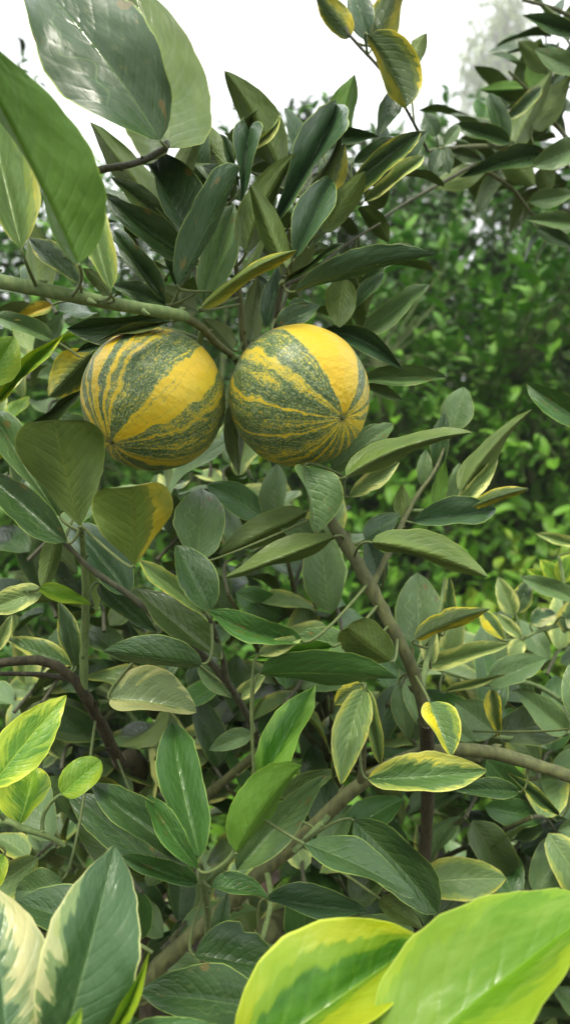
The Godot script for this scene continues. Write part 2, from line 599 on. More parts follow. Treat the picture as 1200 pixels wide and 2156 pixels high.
func fruit(called: String, label: String, x: float, y: float, d: float, rpx: float, bx: float, by: float, tex: Texture2D, pores: Texture2D, sd: int, stem: Array) -> void:
	var c := at(x, y, d)
	var R := rpx * K * d
	var t := thing(called, label, "fruit", c, "striped fruits on the citrus twig")
	var b := Vector3((bx - x) / rpx, -(by - y) / rpx, 0)
	b.z = sqrt(1.0 - b.length_squared())
	var fz := (Vector3(0, EYE, 0) - c).normalized()
	var fx := Vector3.UP.cross(fz).normalized()
	b = fx * b.x + fz.cross(fx) * b.y + fz * b.z
	var Y := -b
	var Z := (fz - Y * Y.dot(fz)).normalized()
	var basis := Basis(Y.cross(Z), Y, Z)
	var st := SurfaceTool.new()
	st.begin(Mesh.PRIMITIVE_TRIANGLES)
	var nu := 96
	var nv := 64
	for i in nv + 1:
		var lat := PI * i / nv
		for j in nu + 1:
			var lon := TAU * j / nu - PI
			var n := Vector3(sin(lon) * sin(lat), cos(lat), cos(lon) * sin(lat))
			var r := R * (1.0 + 0.022 * noise.get_noise_3d(n.x * 45.0 + sd * 40, n.y * 45.0, n.z * 45.0))
			r *= 1.0 - 0.05 * exp(-lat * lat * 9.0) - 0.02 * exp(-pow(PI - lat, 2.0) * 90.0) - 0.014 * absf(cos(lat))
			r *= 1.0 + 0.012 * exp(-lat * lat * 5.0) * sin(lon * 7.0)
			st.set_uv(Vector2(float(j) / nu, float(i) / nv))
			st.set_smooth_group(0)
			st.add_vertex(basis * n * r)
	for i in nv:
		for j in nu:
			var a := i * (nu + 1) + j
			for v in [a, a + 1, a + nu + 1, a + 1, a + nu + 2, a + nu + 1]:
				st.add_index(v)
	st.generate_normals()
	var m := st.commit()
	var mat := StandardMaterial3D.new()
	mat.albedo_texture = tex
	mat.roughness = 0.40
	mat.metallic_specular = 0.42
	mat.heightmap_enabled = true
	mat.heightmap_texture = pores
	mat.heightmap_scale = 0.06
	mat.subsurf_scatter_enabled = true
	mat.subsurf_scatter_strength = 0.06
	m.surface_set_material(0, mat)
	obj("peel", m, t, c)
	# the stalk with its small star-shaped calyx, and the dry scar at the other end
	var s0 := c + Y * R * 0.94
	var pts := [s0, s0 + Y * 0.006]
	var rad := [0.0024, 0.0021]
	for q in stem:
		pts.append(at(q[0], q[1], q[2]))
		rad.append(0.0019)
	var so := limb(t, "stalk", M.stem, pts, rad, 0.15)
	var cs := SurfaceTool.new()
	cs.begin(Mesh.PRIMITIVE_TRIANGLES)
	for k in 5:
		var an := TAU * k / 5.0
		var dir := basis * Vector3(cos(an), -0.25, sin(an))
		add_tube(cs, [s0 + Y * 0.002, s0 + Y * 0.0005 + dir * 0.003, s0 + dir * 0.0062], [0.0022, 0.0019, 0.0006], c, 6)
	var cm := cs.commit()
	cm.surface_set_material(0, M.stem)
	obj("calyx", cm, t, c)
	var sc := SurfaceTool.new()
	sc.begin(Mesh.PRIMITIVE_TRIANGLES)
	add_tube(sc, [c + b * R * 0.955, c + b * R * 0.972, c + b * R * 0.978], [0.0017, 0.0013, 0.0007], c, 10)
	var scm := sc.commit()
	scm.surface_set_material(0, M.bark)
	obj("blossom_scar", scm, t, c)

func make_materials() -> void:
	noise.seed = 7
	noise.frequency = 0.02
	noise.fractal_octaves = 3
	noise.noise_type = FastNoiseLite.TYPE_SIMPLEX_SMOOTH
	var rel := vein_relief()
	var cream_ := Color(0.80, 0.74, 0.47)
	var yel := Color(0.70, 0.63, 0.24)
	var gg := Color(0.34, 0.43, 0.30)
	# undersides
	var u_olive := leaf_material({"base": Color(0.35, 0.41, 0.215), "dark": Color(0.295, 0.36, 0.185), "vein": Color(0.43, 0.47, 0.28), "margin": Color(0.50, 0.52, 0.30), "mw": 0.02, "mottle": 0.6, "veins": 0.2}, 1, rel, 0.6, 0.55)
	var u_gray := leaf_material({"base": Color(0.375, 0.42, 0.275), "dark": Color(0.325, 0.375, 0.24), "vein": Color(0.31, 0.34, 0.22), "margin": Color(0.56, 0.57, 0.36), "mw": 0.02, "veins": 0.35, "relief": -0.08}, 2, rel, 0.6, 0.5, 256)
	var u_fresh := leaf_material({"base": Color(0.385, 0.515, 0.225), "dark": Color(0.34, 0.47, 0.19), "vein": Color(0.44, 0.58, 0.26), "margin": Color(0.58, 0.66, 0.30), "mw": 0.016, "veins": 0.25}, 3, rel, 0.55, 0.9, 256)
	var u_yel := leaf_material({"base": Color(0.36, 0.41, 0.18), "dark": Color(0.31, 0.37, 0.16), "band": Color(0.66, 0.60, 0.18), "margin": Color(0.68, 0.62, 0.22), "tl": 0.86, "tr": 0.70, "mw": 0.03}, 4, rel, 0.6, 0.6)
	var u_lime := leaf_material({"base": Color(0.50, 0.62, 0.15), "dark": Color(0.43, 0.57, 0.13), "band": Color(0.74, 0.76, 0.20), "margin": Color(0.78, 0.80, 0.32), "tl": 0.7, "tr": 0.75}, 5, rel, 0.5, 0.9)
	var u_pale := leaf_material({"base": Color(0.50, 0.55, 0.40), "dark": Color(0.44, 0.50, 0.35), "vein": Color(0.6, 0.63, 0.45), "margin": Color(0.66, 0.66, 0.42)}, 6, rel, 0.6, 0.5)
	# upper sides
	M.dark = [leaf_material({"base": Color(0.21, 0.295, 0.18), "dark": Color(0.17, 0.255, 0.155), "vein": Color(0.30, 0.38, 0.24), "margin": Color(0.56, 0.60, 0.36), "mw": 0.022, "spot": 0.25}, 10, rel, 0.40, 0.35, 256), u_olive, leaf_material({"base": Color(0.21, 0.295, 0.18), "dark": Color(0.17, 0.255, 0.155), "vein": Color(0.30, 0.38, 0.24), "margin": Color(0.56, 0.60, 0.36), "mw": 0.022, "spot": 0.25, "worn": -1}, 60, rel, 0.40, 0.35, 256)]
	M.blue = [leaf_material({"base": Color(0.21, 0.30, 0.225), "dark": Color(0.175, 0.265, 0.19), "vein": Color(0.34, 0.42, 0.30), "margin": Color(0.58, 0.62, 0.40), "mw": 0.026, "spot": 0.35, "spotc": Color(0.4, 0.44, 0.36), "relief": 0.07}, 11, rel, 0.44, 0.3, 256), u_gray, leaf_material({"base": Color(0.21, 0.30, 0.225), "dark": Color(0.175, 0.265, 0.19), "vein": Color(0.34, 0.42, 0.30), "margin": Color(0.58, 0.62, 0.40), "mw": 0.026, "spot": 0.35, "spotc": Color(0.4, 0.44, 0.36), "relief": 0.07, "worn": 1}, 61, rel, 0.44, 0.3, 256)]
	M.gray = [leaf_material({"base": Color(0.34, 0.42, 0.30), "dark": Color(0.28, 0.365, 0.255), "vein": Color(0.42, 0.48, 0.36), "margin": Color(0.60, 0.62, 0.42), "mw": 0.024, "spot": 0.3}, 12, rel, 0.46, 0.35), u_gray, leaf_material({"base": Color(0.34, 0.42, 0.30), "dark": Color(0.28, 0.365, 0.255), "vein": Color(0.42, 0.48, 0.36), "margin": Color(0.60, 0.62, 0.42), "mw": 0.024, "spot": 0.3, "worn": -1}, 62, rel, 0.46, 0.35)]
	M.olive = [leaf_material({"base": Color(0.22, 0.285, 0.15), "dark": Color(0.19, 0.25, 0.13), "vein": Color(0.32, 0.37, 0.22), "margin": Color(0.52, 0.54, 0.30), "mw": 0.022}, 13, rel, 0.45, 0.4), u_olive, leaf_material({"base": Color(0.22, 0.285, 0.15), "dark": Color(0.19, 0.25, 0.13), "vein": Color(0.32, 0.37, 0.22), "margin": Color(0.52, 0.54, 0.30), "mw": 0.022, "worn": 1}, 63, rel, 0.45, 0.4)]
	M.margin = [leaf_material({"base": Color(0.23, 0.31, 0.20), "dark": Color(0.20, 0.275, 0.18), "band": yel, "mid": Color(0.36, 0.42, 0.24), "margin": Color(0.68, 0.64, 0.34), "tl": 0.90, "tr": 0.90, "mw": 0.04, "jag": 0.10}, 14, rel, 0.42, 0.4), u_yel]
	M.wide = [leaf_material({"base": Color(0.27, 0.33, 0.15), "dark": Color(0.23, 0.29, 0.14), "band": Color(0.72, 0.63, 0.12), "mid": Color(0.42, 0.44, 0.16), "margin": Color(0.76, 0.68, 0.16), "tl": 0.86, "tr": 0.48, "mw": 0.05, "jag": 0.12}, 15, rel, 0.5, 0.7),
		leaf_material({"base": Color(0.26, 0.33, 0.15), "dark": Color(0.22, 0.29, 0.14), "band": Color(0.72, 0.62, 0.10), "mid": Color(0.40, 0.43, 0.15), "margin": Color(0.76, 0.68, 0.16), "tl": 0.87, "tr": 0.34, "mw": 0.05, "jag": 0.10}, 16, rel, 0.55, 0.7)]
	var u_heart := leaf_material({"base": Color(0.38, 0.44, 0.21), "dark": Color(0.33, 0.40, 0.18), "vein": Color(0.40, 0.43, 0.24), "band": Color(0.66, 0.58, 0.17), "mid": Color(0.42, 0.44, 0.2), "margin": Color(0.56, 0.55, 0.28), "tl": 1.3, "tr": 0.55, "jag": 0.12, "mw": 0.02}, 41, rel, 0.6, 0.6)
	M.heart = [M.wide[0], u_heart]
	M.gmargin = [leaf_material({"base": Color(0.40, 0.47, 0.34), "dark": Color(0.33, 0.41, 0.28), "vein": Color(0.54, 0.59, 0.44), "band": yel, "mid": Color(0.50, 0.54, 0.32), "margin": Color(0.68, 0.65, 0.38), "tl": 0.92, "tr": 0.88, "mw": 0.05, "jag": 0.12}, 42, rel, 0.44, 0.5), u_yel]
	M.dusty = [leaf_material({"base": Color(0.36, 0.40, 0.30), "dark": Color(0.30, 0.35, 0.25), "band": Color(0.58, 0.55, 0.39), "mid": Color(0.50, 0.50, 0.36), "margin": Color(0.60, 0.56, 0.38), "tl": 1.0, "tr": 0.2, "mw": 0.03, "jag": 0.3}, 43, rel, 0.5, 0.4), u_gray]
	M.cream = [leaf_material({"gain": 0.97, "base": Color(0.25, 0.36, 0.225), "dark": Color(0.21, 0.32, 0.19), "vein": Color(0.42, 0.50, 0.36), "band": Color(0.74, 0.69, 0.48), "mid": Color(0.50, 0.55, 0.38), "margin": Color(0.80, 0.76, 0.52), "tl": 0.92, "tr": 1.4, "mw": 0.03, "jag": 0.30}, 17, rel, 0.42, 0.35, 320), u_lime]
	M.creamwide = [leaf_material({"gain": 0.95, "base": Color(0.27, 0.38, 0.24), "dark": Color(0.25, 0.36, 0.23), "band": Color(0.74, 0.69, 0.47), "mid": Color(0.52, 0.56, 0.40), "margin": Color(0.80, 0.75, 0.52), "tl": 0.9, "tr": 0.36, "mw": 0.03, "jag": 0.26}, 18, rel, 0.42, 0.35, 256), u_pale]
	M.half = [leaf_material({"base": gg, "dark": Color(0.28, 0.37, 0.25), "band": Color(0.80, 0.70, 0.13), "mid": Color(0.47, 0.52, 0.24), "margin": Color(0.78, 0.74, 0.40), "tl": 0.93, "tr": 0.08, "mw": 0.06, "jag": 0.12}, 19, rel, 0.45, 0.4), u_yel]
	M.yband = [leaf_material({"base": Color(0.29, 0.38, 0.24), "dark": Color(0.25, 0.34, 0.21), "band": Color(0.70, 0.64, 0.28), "mid": Color(0.52, 0.54, 0.33), "margin": Color(0.70, 0.67, 0.40), "tl": 0.60, "tr": 0.92, "mw": 0.05, "jag": 0.2}, 20, rel, 0.42, 0.4), u_yel]
	M.limeband = [leaf_material({"gain": 1.0, "base": Color(0.33, 0.51, 0.14), "dark": Color(0.25, 0.43, 0.10), "vein": Color(0.58, 0.68, 0.24), "band": Color(0.68, 0.69, 0.15), "mid": Color(0.55, 0.64, 0.16), "margin": Color(0.84, 0.84, 0.36), "tl": 0.66, "tr": 0.3, "mw": 0.03, "jag": 0.07, "mottle": 1.1, "veins": 0.16}, 21, rel, 0.48, 0.9, 384), u_lime]
	M.lime = [leaf_material({"gain": 1.0, "base": Color(0.50, 0.61, 0.24), "dark": Color(0.41, 0.56, 0.12), "vein": Color(0.47, 0.62, 0.12), "band": Color(0.60, 0.67, 0.17), "mid": Color(0.52, 0.63, 0.17), "margin": Color(0.74, 0.78, 0.40), "tl": 0.95, "tr": 0.55, "mw": 0.016, "jag": 0.2, "mottle": 1.6, "veins": 0.2}, 22, rel, 0.48, 0.9, 384), u_lime]
	M.young = [leaf_material({"gain": 1.0, "base": Color(0.48, 0.60, 0.17), "dark": Color(0.36, 0.52, 0.15), "vein": Color(0.64, 0.72, 0.28), "band": Color(0.74, 0.75, 0.22), "mid": Color(0.56, 0.65, 0.20), "margin": Color(0.80, 0.80, 0.34), "tl": 0.62, "tr": 0.74, "mw": 0.04, "jag": 0.3, "mottle": 1.0}, 23, rel, 0.42, 0.7, 256), u_lime]
	M.fresh = [leaf_material({"base": Color(0.25, 0.43, 0.12), "dark": Color(0.21, 0.37, 0.11), "vein": Color(0.40, 0.54, 0.24), "band": Color(0.42, 0.55, 0.26), "mid": Color(0.36, 0.50, 0.2), "margin": Color(0.62, 0.70, 0.36), "tl": 0.8, "tr": 0.35, "mw": 0.025, "jag": 0.25}, 24, rel, 0.42, 0.7), u_fresh]
	M.green = [leaf_material({"base": Color(0.235, 0.36, 0.19), "dark": Color(0.20, 0.315, 0.165), "vein": Color(0.40, 0.50, 0.30), "margin": Color(0.58, 0.65, 0.40), "mw": 0.026}, 25, rel, 0.42, 0.45, 256), u_olive, leaf_material({"base": Color(0.235, 0.36, 0.19), "dark": Color(0.20, 0.315, 0.165), "vein": Color(0.40, 0.50, 0.30), "margin": Color(0.58, 0.65, 0.40), "mw": 0.026, "worn": 1}, 75, rel, 0.42, 0.45, 256)]
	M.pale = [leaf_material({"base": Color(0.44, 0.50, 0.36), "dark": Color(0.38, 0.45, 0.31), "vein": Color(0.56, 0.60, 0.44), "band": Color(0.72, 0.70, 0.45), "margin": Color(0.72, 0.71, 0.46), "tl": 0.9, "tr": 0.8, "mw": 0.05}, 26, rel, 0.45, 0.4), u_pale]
	M.dead = [leaf_material({"base": Color(0.74, 0.60, 0.14), "dark": Color(0.62, 0.52, 0.14), "band": Color(0.42, 0.46, 0.14), "margin": Color(0.74, 0.60, 0.2), "tl": 0.6, "tr": 0.85, "spot": 0.9, "spotc": Color(0.45, 0.13, 0.05)}, 27, rel, 0.6, 0.5), u_yel]
	# hedge leaves
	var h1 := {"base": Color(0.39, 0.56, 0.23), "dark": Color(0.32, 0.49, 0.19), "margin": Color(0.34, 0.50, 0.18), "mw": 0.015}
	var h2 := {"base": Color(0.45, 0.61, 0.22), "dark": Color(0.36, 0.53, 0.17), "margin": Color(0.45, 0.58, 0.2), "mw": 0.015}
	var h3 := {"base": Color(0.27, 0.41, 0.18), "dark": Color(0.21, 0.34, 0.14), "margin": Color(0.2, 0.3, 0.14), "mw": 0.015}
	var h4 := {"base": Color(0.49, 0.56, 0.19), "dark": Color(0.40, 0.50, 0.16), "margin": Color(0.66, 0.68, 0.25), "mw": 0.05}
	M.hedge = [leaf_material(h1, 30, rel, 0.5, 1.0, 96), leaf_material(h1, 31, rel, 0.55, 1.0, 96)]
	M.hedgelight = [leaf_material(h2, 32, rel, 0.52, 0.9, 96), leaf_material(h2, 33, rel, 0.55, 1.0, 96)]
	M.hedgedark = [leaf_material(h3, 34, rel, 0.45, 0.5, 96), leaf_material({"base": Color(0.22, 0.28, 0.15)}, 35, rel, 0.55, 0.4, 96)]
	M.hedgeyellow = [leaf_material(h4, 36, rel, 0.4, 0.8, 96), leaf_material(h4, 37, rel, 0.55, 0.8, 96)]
	M.stalk = bark(Color(0.29, 0.35, 0.17), Color(0.37, 0.42, 0.22), 60.0, 0.02)
	M.stem = bark(Color(0.33, 0.42, 0.22), Color(0.44, 0.51, 0.29), 45.0, 0.03)
	M.twigdark = bark(Color(0.21, 0.22, 0.15), Color(0.31, 0.32, 0.21), 45.0, 0.05)
	M.bark = bark(Color(0.25, 0.27, 0.14), Color(0.37, 0.39, 0.21), 30.0, 0.10)
	M.brown = bark(Color(0.16, 0.145, 0.075), Color(0.27, 0.25, 0.14), 40.0, 0.10)
	M.soil = bark(Color(0.15, 0.12, 0.085), Color(0.29, 0.23, 0.165), 1.3, 1.5)
	M.unit = {}
	for k in ["dark", "blue", "gray", "olive", "margin", "green", "pale", "young", "fresh", "yband", "gmargin", "hedge", "hedgelight", "hedgedark", "hedgeyellow"]:
		M.unit[k] = []
		for i in 4:
			M.unit[k].append(unit_leaf(k, i + 10 * hash(k) % 9, 0.23 + 0.02 * (i % 3), 10 if not k.begins_with("hedge") else 6, 3 if not k.begins_with("hedge") else 2))

func _ready() -> void:
	# camera, sky, light, exposure
	var cam := Camera3D.new()
	cam.name = "camera"
	add_child(cam)
	cam.position = Vector3(0, EYE, 0)
	cam.near = 0.02
	cam.far = 400.0
	var lens := CameraAttributesPhysical.new()
	lens.frustum_focal_length = 12.0 / HALF
	lens.frustum_focus_distance = 0.40
	lens.frustum_near = 0.02
	lens.frustum_far = 400.0
	lens.exposure_aperture = 5.5
	cam.attributes = lens
	cam.fov = rad_to_deg(2.0 * atan(HALF))
	cam.keep_aspect = Camera3D.KEEP_HEIGHT
	cam.current = true
	var env := Environment.new()
	env.background_mode = Environment.BG_SKY
	var sky := Sky.new()
	var sm_ := ProceduralSkyMaterial.new()
	sm_.sky_top_color = Color(0.93, 0.945, 0.955)
	sm_.sky_horizon_color = Color(0.95, 0.955, 0.95)
	sm_.sky_curve = 0.2
	sm_.ground_bottom_color = Color(0.20, 0.19, 0.14)
	sm_.ground_horizon_color = Color(0.45, 0.45, 0.40)
	sky.sky_material = sm_
	env.sky = sky
	env.tonemap_mode = Environment.TONE_MAPPER_LINEAR
	env.tonemap_exposure = 2.88
	env.fog_enabled = true
	env.fog_density = 0.005
	env.fog_light_color = Color(0.95, 0.955, 0.96)
	env.sdfgi_enabled = true
	env.ssao_enabled = true
	env.ssil_enabled = true
	var we := WorldEnvironment.new()
	we.name = "environment"
	we.environment = env
	add_child(we)
	var sun := DirectionalLight3D.new()
	sun.name = "sun"
	sun.light_energy = 0.5
	sun.light_color = Color(1.0, 0.97, 0.92)
	sun.light_angular_distance = 14.0
	sun.shadow_enabled = true
	sun.rotation_degrees = Vector3(-62, -28, 0)
	add_child(sun)

	make_materials()

	# ---------------- the setting
	var gm := PlaneMesh.new()
	gm.size = Vector2(260, 260)
	gm.material = M.soil
	var g := obj("ground", gm, self)
	g.set_meta("kind", "structure")
	g.set_meta("label", "bare brown soil under the citrus trees")
	g.set_meta("category", "ground")

	# ---------------- trees far off, pale in the haze
	far_tree("tall pale feathery tree far off in the haze at top right", Vector3(17.6, 0, -60), Vector3(3.6, 9.0, 3.4), 28.0, 900, 31)
	far_tree("thin pale treetop rising far off above the middle of the hedge", Vector3(2.1, 0, -60), Vector3(1.3, 4.2, 1.3), 26.5, 120, 32)
	far_tree("hazy tree crown far off low behind the right-hand hedge", Vector3(11.5, 0, -58), Vector3(5.5, 4.2, 4.0), 24.0, 420, 33)

	# ---------------- hedge of trees behind
	var hg := "leafy trees of the hedge behind the citrus"
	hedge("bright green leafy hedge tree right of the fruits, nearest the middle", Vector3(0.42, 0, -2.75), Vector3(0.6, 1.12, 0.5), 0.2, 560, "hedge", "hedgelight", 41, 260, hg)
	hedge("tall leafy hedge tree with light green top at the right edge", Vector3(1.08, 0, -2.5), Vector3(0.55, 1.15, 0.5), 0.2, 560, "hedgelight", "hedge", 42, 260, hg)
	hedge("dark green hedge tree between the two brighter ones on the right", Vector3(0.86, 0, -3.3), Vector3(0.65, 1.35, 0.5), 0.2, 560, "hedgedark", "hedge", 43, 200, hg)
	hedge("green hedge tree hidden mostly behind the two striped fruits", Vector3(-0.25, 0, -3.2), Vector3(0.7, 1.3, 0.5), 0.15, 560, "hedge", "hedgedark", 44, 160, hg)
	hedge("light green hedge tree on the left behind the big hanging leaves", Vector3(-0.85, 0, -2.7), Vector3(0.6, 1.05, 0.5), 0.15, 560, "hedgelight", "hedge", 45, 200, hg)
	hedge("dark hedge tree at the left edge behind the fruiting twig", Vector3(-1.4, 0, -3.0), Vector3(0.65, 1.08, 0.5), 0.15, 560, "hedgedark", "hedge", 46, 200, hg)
	hedge("tall dark tree whose leaves fill the top left corner", Vector3(-1.72, 0, -3.0), Vector3(0.72, 0.9, 0.6), 2.0, 170, "hedgedark", "hedge", 47, 200, "")
	hedge("low yellow-green bush on the right before the hedge", Vector3(0.55, 0, -1.85), Vector3(0.32, 0.38, 0.3), 0.5, 228, "hedgelight", "hedgeyellow", 48, 200, "")
	hedge("low green bush in the middle behind the slanting stem", Vector3(0.02, 0, -1.75), Vector3(0.36, 0.40, 0.3), 0.42, 228, "hedge", "hedgelight", 49, 200, "")
	hedge("low dark bush on the left behind the brown branch", Vector3(-0.52, 0, -1.7), Vector3(0.38, 0.45, 0.3), 0.45, 247, "hedge", "hedgedark", 50, 200, "")

	var back := "trees of the second row behind the hedge"
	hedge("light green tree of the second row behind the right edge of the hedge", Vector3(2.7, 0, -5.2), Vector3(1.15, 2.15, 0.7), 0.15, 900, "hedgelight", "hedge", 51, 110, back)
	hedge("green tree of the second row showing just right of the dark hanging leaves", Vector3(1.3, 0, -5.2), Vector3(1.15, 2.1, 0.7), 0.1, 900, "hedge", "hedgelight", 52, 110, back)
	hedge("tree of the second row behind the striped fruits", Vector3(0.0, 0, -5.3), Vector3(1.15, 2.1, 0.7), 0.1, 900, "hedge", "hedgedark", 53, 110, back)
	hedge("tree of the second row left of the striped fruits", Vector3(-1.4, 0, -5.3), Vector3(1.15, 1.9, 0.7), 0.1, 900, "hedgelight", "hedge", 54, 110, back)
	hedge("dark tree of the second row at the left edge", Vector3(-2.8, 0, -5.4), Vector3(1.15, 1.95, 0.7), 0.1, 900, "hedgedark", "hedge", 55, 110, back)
	hedge("low dark bush at the right edge under the light green hedge tree", Vector3(1.0, 0, -1.9), Vector3(0.36, 0.42, 0.3), 0.3, 230, "hedgedark", "hedge", 56, 200, "")

	# ---------------- citrus shrubs a metre away that fill the lower half
	citrus("citrus shrub with greyish leaves at the lower right behind the slanting stem", Vector3(0.36, 0, -0.98), Vector3(0.26, 0.34, 0.20), 0.30, 170, ["gray", "dark", "olive"], 61, 290)
	citrus("dark citrus shrub at the bottom middle behind the rosette", Vector3(0.0, 0, -1.02), Vector3(0.26, 0.30, 0.18), 0.26, 150, ["dark", "olive", "margin"], 62, 260)
	citrus("citrus shrub with mixed green leaves at the lower left behind the brown branch", Vector3(-0.36, 0, -0.95), Vector3(0.24, 0.38, 0.18), 0.32, 170, ["dark", "green", "margin", "gray"], 63, 290)

	main_tree()
	middle_tree()
	left_tree()
	right_tree()
	small_plants()

	# ---------------- the fruits
	var pores := pore_relief()
	var sl := [[-90, 6, 0.8], [-76, 3, 0.75], [-55, 4, 1.0], [-43, 3, 0.5], [-21, 14, 1.0], [27, 5, 0.6], [43, 8, 0.8], [60, 8, 1.0], [74, 3, 0.4], [100, 14, 0.9], [135, 14, 0.8], [170, 10, 0.8], [-150, 13, 0.9], [-118, 11, 0.75]]
	var sr := [[29, 13, 1.0], [10, 4, 0.4], [-4, 10, 1.0], [-24, 6, 0.66], [-38, 7, 0.72], [-60, 11, 1.0], [-77, 4, 0.6], [-92, 5, 0.9], [-108, 5, 0.6], [-122, 5, 0.85], [-140, 6, 0.75], [-158, 4, 0.8], [-172, 4, 0.6], [107, 10, 0.85], [126, 3, 0.5], [141, 4, 0.75], [160, 4, 0.7]]
	fruit("striped_fruit", "left one of two round green-and-yellow striped citrus fruits", 325, 842, 0.42, 151, 238, 930, peel_texture(sl, 1, 0.75, Vector2(500, 400)), pores, 1, [[425, 700, 0.432], [440, 700, 0.43]])
	fruit("striped_fruit", "right striped citrus fruit with a plain yellow patch on top", 630, 835, 0.42, 149, 718, 878, peel_texture(sr, 2, 0.75, Vector2(43, 96)), pores, 2, [[520, 760, 0.438], [492, 752, 0.432]])

func far_tree(label: String, where: Vector3, size: Vector3, low: float, sprays: int, sd: int) -> void:
	var t := thing("hazy_tree", label, "tree", where)
	var r := RandomNumberGenerator.new()
	r.seed = sd
	var top := where + Vector3(0, low + size.y * 2.0, 0)
	limb(t, "trunk", M.bark, [where, where + Vector3(0.2, low * 0.5, 0), where + Vector3(0.05, low, 0.1), top - Vector3(0, size.y * 0.3, 0)], [0.6, 0.48, 0.36, 0.12])
	var st := SurfaceTool.new()
	st.begin(Mesh.PRIMITIVE_TRIANGLES)
	var list := [[], [], [], []]
	for i in sprays:
		var v := Vector3(r.randfn(), r.randfn(), r.randfn()).normalized() * pow(r.randf(), 0.4)
		if noise.get_noise_3d(v.x * 60.0 + sd * 9, v.y * 60.0, v.z * 60.0) < -0.05:
			continue
		var c := where + Vector3(0, low + size.y, 0) + v * size
		var a := where + Vector3(0, lerpf(low, low + size.y * 1.6, r.randf()), 0)
		if i % 5 == 0:
			add_tube(st, [a, a.lerp(c, 0.5) + Vector3(0, 0.4, 0), c], [0.12, 0.07, 0.03], where, 4, 0.0, false)
		for j in 9:
			var p := c + Vector3(r.randfn() * 0.4, -0.35 * j + r.randfn() * 0.2, r.randfn() * 0.4)
			var tr := frame(Vector3(r.randfn() * 0.4, -1, r.randfn() * 0.4), Vector3(r.randfn(), 0.3, r.randfn()), r.randf_range(0.45, 0.85), p)
			tr.basis.x *= 0.4
			list[j % 4].append(tr)
	var bm := st.commit()
	bm.surface_set_material(0, M.bark)
	obj("limbs", bm, t, where)
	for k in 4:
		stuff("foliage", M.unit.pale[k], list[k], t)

func hedge(label: String, where: Vector3, size: Vector3, low: float, sprays: int, k1: String, k2: String, sd: int, own: int, group: String) -> void:
	var t := thing("hedge_tree" if size.y > 0.5 else "bush", label, "tree" if size.y > 0.5 else "bush", where, group)
	var ms: Array = [M.unit[k1][0], M.unit[k1][1], M.unit[k1][2], M.unit[k2][0], M.unit[k2][1]]
	shrub(t, where, size, low, sprays, 9, (0.11 if where.z < -4.0 else 0.078) if size.y > 0.5 else 0.06, ms, sd, own, -1.0 if where.z < -4.0 else -0.25, 0.03 if size.y > 0.5 else 0.015)

func citrus(label: String, where: Vector3, size: Vector3, low: float, sprays: int, kinds: Array, sd: int, own: int) -> void:
	var t := thing("citrus_shrub", label, "shrub", where)
	var ms := []
	for k in kinds:
		ms.append(M.unit[k][0])
		ms.append(M.unit[k][2])
	shrub(t, where, size, low, sprays, 6, 0.075, ms, sd, own, 0.0, 0.012)

